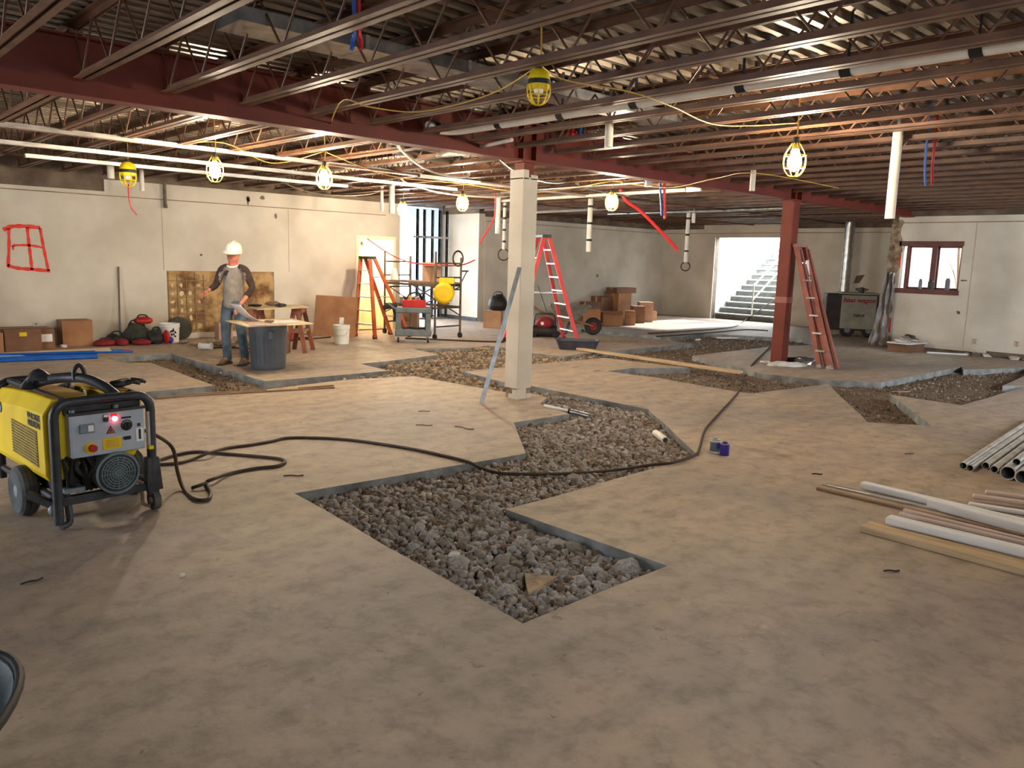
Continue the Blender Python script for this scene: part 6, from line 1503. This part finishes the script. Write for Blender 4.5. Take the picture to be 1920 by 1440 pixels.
body = put('body', skin_mesh([J[k] for k in K], ED, [brad(k) for k in K], ix['pel'], 2), 'skin')
def sub_body(keys, edges, scale, extra=None):
    kk = keys; ii = {k: i for i, k in enumerate(kk)}
    r = []
    for k in kk:
        q = RAD[k]; q = q if isinstance(q, tuple) else (q, q); s = (extra or {}).get(k, scale); r.append((q[0] * s, q[1] * s))
    return skin_mesh([J[k] for k in kk], [(ii[a], ii[b]) for a, b in edges], r, 0, 2)
J['hem'] = (-.035, .015, .78); RAD['hem'] = (.14, .108)
sk = ['wst', 'hem', 'chs', 'nkb', 'sL', 'eL', 'wL2', 'sR', 'eR', 'wR2']
J['wL2'] = tuple(V(J['eL']).lerp(V(J['wL']), .82)); RAD['wL2'] = .034; J['wR2'] = tuple(V(J['eR']).lerp(V(J['wR']), .55)); RAD['wR2'] = .038
me = sub_body(sk, [('hem', 'wst'), ('wst', 'chs'), ('chs', 'nkb'), ('nkb', 'sL'), ('sL', 'eL'), ('eL', 'wL2'), ('nkb', 'sR'), ('sR', 'eR'), ('eR', 'wR2')], 1.2, {'nkb': 1.12, 'wst': 1.18, 'hem': 1.15, 'chs': 1.1})
shirt = put('raglan_shirt', me, ['shirt', 'sleeve'])
for p in me.polygons:
    c = p.center; ax = abs(c.x - .0); lim = .185 - 1.15 * max(0, c.z - 1.3)
    if ax > lim: p.material_index = 1
J['wp'] = (-.03, .015, .97); RAD['wp'] = (.128, .10); J['cL'] = tuple(V(J['kL']).lerp(V(J['aL']), .5)); RAD['cL'] = .056; J['cR'] = tuple(V(J['kR']).lerp(V(J['aR']), .5)); RAD['cR'] = .056
J['jL'] = (J['aL'][0], J['aL'][1] - .01, .03); J['jR'] = (J['aR'][0], J['aR'][1] - .01, .03); RAD['jL'] = RAD['jR'] = .042
me = sub_body(['pel', 'wp', 'hL', 'kL', 'cL', 'aL', 'hR', 'kR', 'cR', 'aR', 'jL', 'jR'], [('wp', 'pel'), ('pel', 'hL'), ('hL', 'kL'), ('kL', 'cL'), ('cL', 'aL'), ('pel', 'hR'), ('hR', 'kR'), ('kR', 'cR'), ('cR', 'aR'), ('aL', 'jL'), ('aR', 'jR')], 1.16, {'aL': 1.55, 'aR': 1.55, 'jL': 1.4, 'jR': 1.4, 'kL': 1.25, 'kR': 1.25, 'cL': 1.2, 'cR': 1.2})
put('jeans', me, 'jeans')
for s_, (a, t_) in (('L', ('aL', 'tL')), ('R', ('aR', 'tR'))):
    A, T = V(J[a]), V(J[t_]); mid = A.lerp(T, .5)
    me = skin_mesh([A + V((0, .02, .10)), A + V((0, .02, .0)), A + V((0, .0, -.045)), mid + V((0, 0, -.01)), T + V((0, -.05, .0))], [(0, 1), (1, 2), (2, 3), (3, 4)], [(.055, .06), (.056, .062), (.048, .05), (.05, .042), (.042, .034)], 1, 2)
    b_ = put('boot', me, 'boot')
    mb = MB(); mb.prism([(A.x - .045, A.y + .09), (A.x + .045, A.y + .09), (T.x + .055, T.y + .0), (T.x + .045, T.y - .085), (T.x - .045, T.y - .085), (T.x - .055, T.y + .0)], 0, .022); mb.build('sole', 'black', b_, bevel=.006)
# face
hc = V(J['hd']).lerp(V(J['hdt']), .45)
def face_pt(x, z, d): return hc + V((x, -.085 + d, z))
mb = MB(); mb.ball(face_pt(.002, -.02, -.012), (.014, .02, .022), 8, 6); mb.build('nose', 'skin', body, smooth=True)
for s in (-1, 1):
    mb = MB(); mb.ball(face_pt(s * .03, .008, .006), (.012, .008, .007), 8, 6); mb.build('eye', 'white', body, smooth=True)
    mb = MB(); mb.ball(face_pt(s * .03, .008, -.001), (.005, .003, .005), 8, 6); mb.build('pupil', 'black', body, smooth=True)
    mb = MB(); mb.ball(hc + V((s * .078, .005, -.01)), (.012, .02, .03), 8, 6); mb.build('ear', 'skin', body, smooth=True)
mb = MB(); mb.ball(face_pt(.002, -.055, .008), (.026, .01, .006), 8, 6); mb.build('mouth', 'darkred', body, smooth=True)
mb = MB(); mb.ball(hc + V((.0, .03, -.01)), (.078, .068, .075), 12, 8); mb.build('hair', 'boot', body, smooth=True)
# hard hat
hat = bpy.data.objects.new('hard_hat', MB().lathe([(.112, 0), (.116, .012), (.112, .05), (.095, .095), (.06, .125), (.02, .136), (.001, .137)], 26, sy=1.18).mesh('hard_hat', 'hat', True)); C.objects.link(hat); hat.parent = man
hat.location = hc + V((.0, .005, .05)); hat.rotation_euler = (.16, .12, 0)
mb = MB(); mb.lathe([(.108, -.004), (.128, -.004), (.130, .002), (.112, .008)], 26, sy=1.18); mb.build('brim', 'hat', hat, smooth=True)
mb = MB(); n = 12; vs = []
for k in range(n + 1):
    a = PI + PI * k / n; vs += [(.115 * math.cos(a), 1.18 * .115 * math.sin(a), .0), (.135 * math.cos(a), 1.18 * .115 * math.sin(a) + .075 * math.sin(a), -.008)]
mb.add(vs, [(2 * k, 2 * k + 1, 2 * k + 3, 2 * k + 2) for k in range(n)]); pk = mb.build('peak', 'hat', hat, smooth=True); s = pk.modifiers.new('thick', 'SOLIDIFY'); s.thickness = .006
mb = MB(); mb.tube(spline([(0, -.12, .06), (0, -.06, .13), (0, .06, .13), (0, .12, .06)], 4), .012, 6); mb.build('ridge', 'hat', hat, smooth=True)
# collar and sunglasses on a strap
mb = MB(); mb.tube([(J['nkb'][0] + .075 * math.cos(2 * PI * k / 20), J['nkb'][1] - .015 + .07 * math.sin(2 * PI * k / 20), J['nkb'][2] + .03 + .03 * math.sin(2 * PI * k / 20)) for k in range(20)], .012, 7, closed=True); mb.build('collar', 'white', shirt, smooth=True)
mb = MB(); mb.ball((-.06, -.155, 1.30), (.022, .01, .03), 8, 6); mb.ball((-.04, -.16, 1.33), (.02, .01, .02), 8, 6); mb.build('hung_sunglasses', 'black', shirt, smooth=True)
# hands: palm with five separate fingers
def hand(w, elbow, side, curl):
    W, E_ = V(w), V(elbow); d = (W - E_).normalized(); up_ = V((0, 0, 1)); sd = d.cross(up_).normalized() * side; nn = sd.cross(d).normalized()
    if nn.z < 0: nn = -nn
    vs = [W - d * .01, W + d * .04, W + d * .08]; es = [(0, 1), (1, 2)]; rd = [(.025, .02), (.032, .018), (.034, .016)]
    me = skin_mesh(vs, es, rd, 0, 2); palm = put('hand', me, 'skin')
    for k, L in enumerate((.072, .082, .078, .06)):
        o_ = sd * (-.03 + .02 * k); b0 = W + d * .075 + o_; c_ = -nn
        q = [b0, b0 + d * L * .4 + c_ * curl * .01, b0 + d * L * .75 + c_ * curl * .03, b0 + d * L * .95 + c_ * curl * .055]
        put('finger', skin_mesh(q, [(0, 1), (1, 2), (2, 3)], [.0095, .009, .0085, .007], 0, 1), 'skin', palm)
    b0 = W + d * .03 - sd * .028; q = [b0, b0 - sd * .025 + d * .025 - nn * .005, b0 - sd * .03 + d * .055 - nn * .02]
    put('thumb', skin_mesh(q, [(0, 1), (1, 2)], [.011, .010, .008], 0, 1), 'skin', palm)
hand(J['wL'], J['eL'], 1, .6); hand(J['wR'], J['eR'], -1, .8)
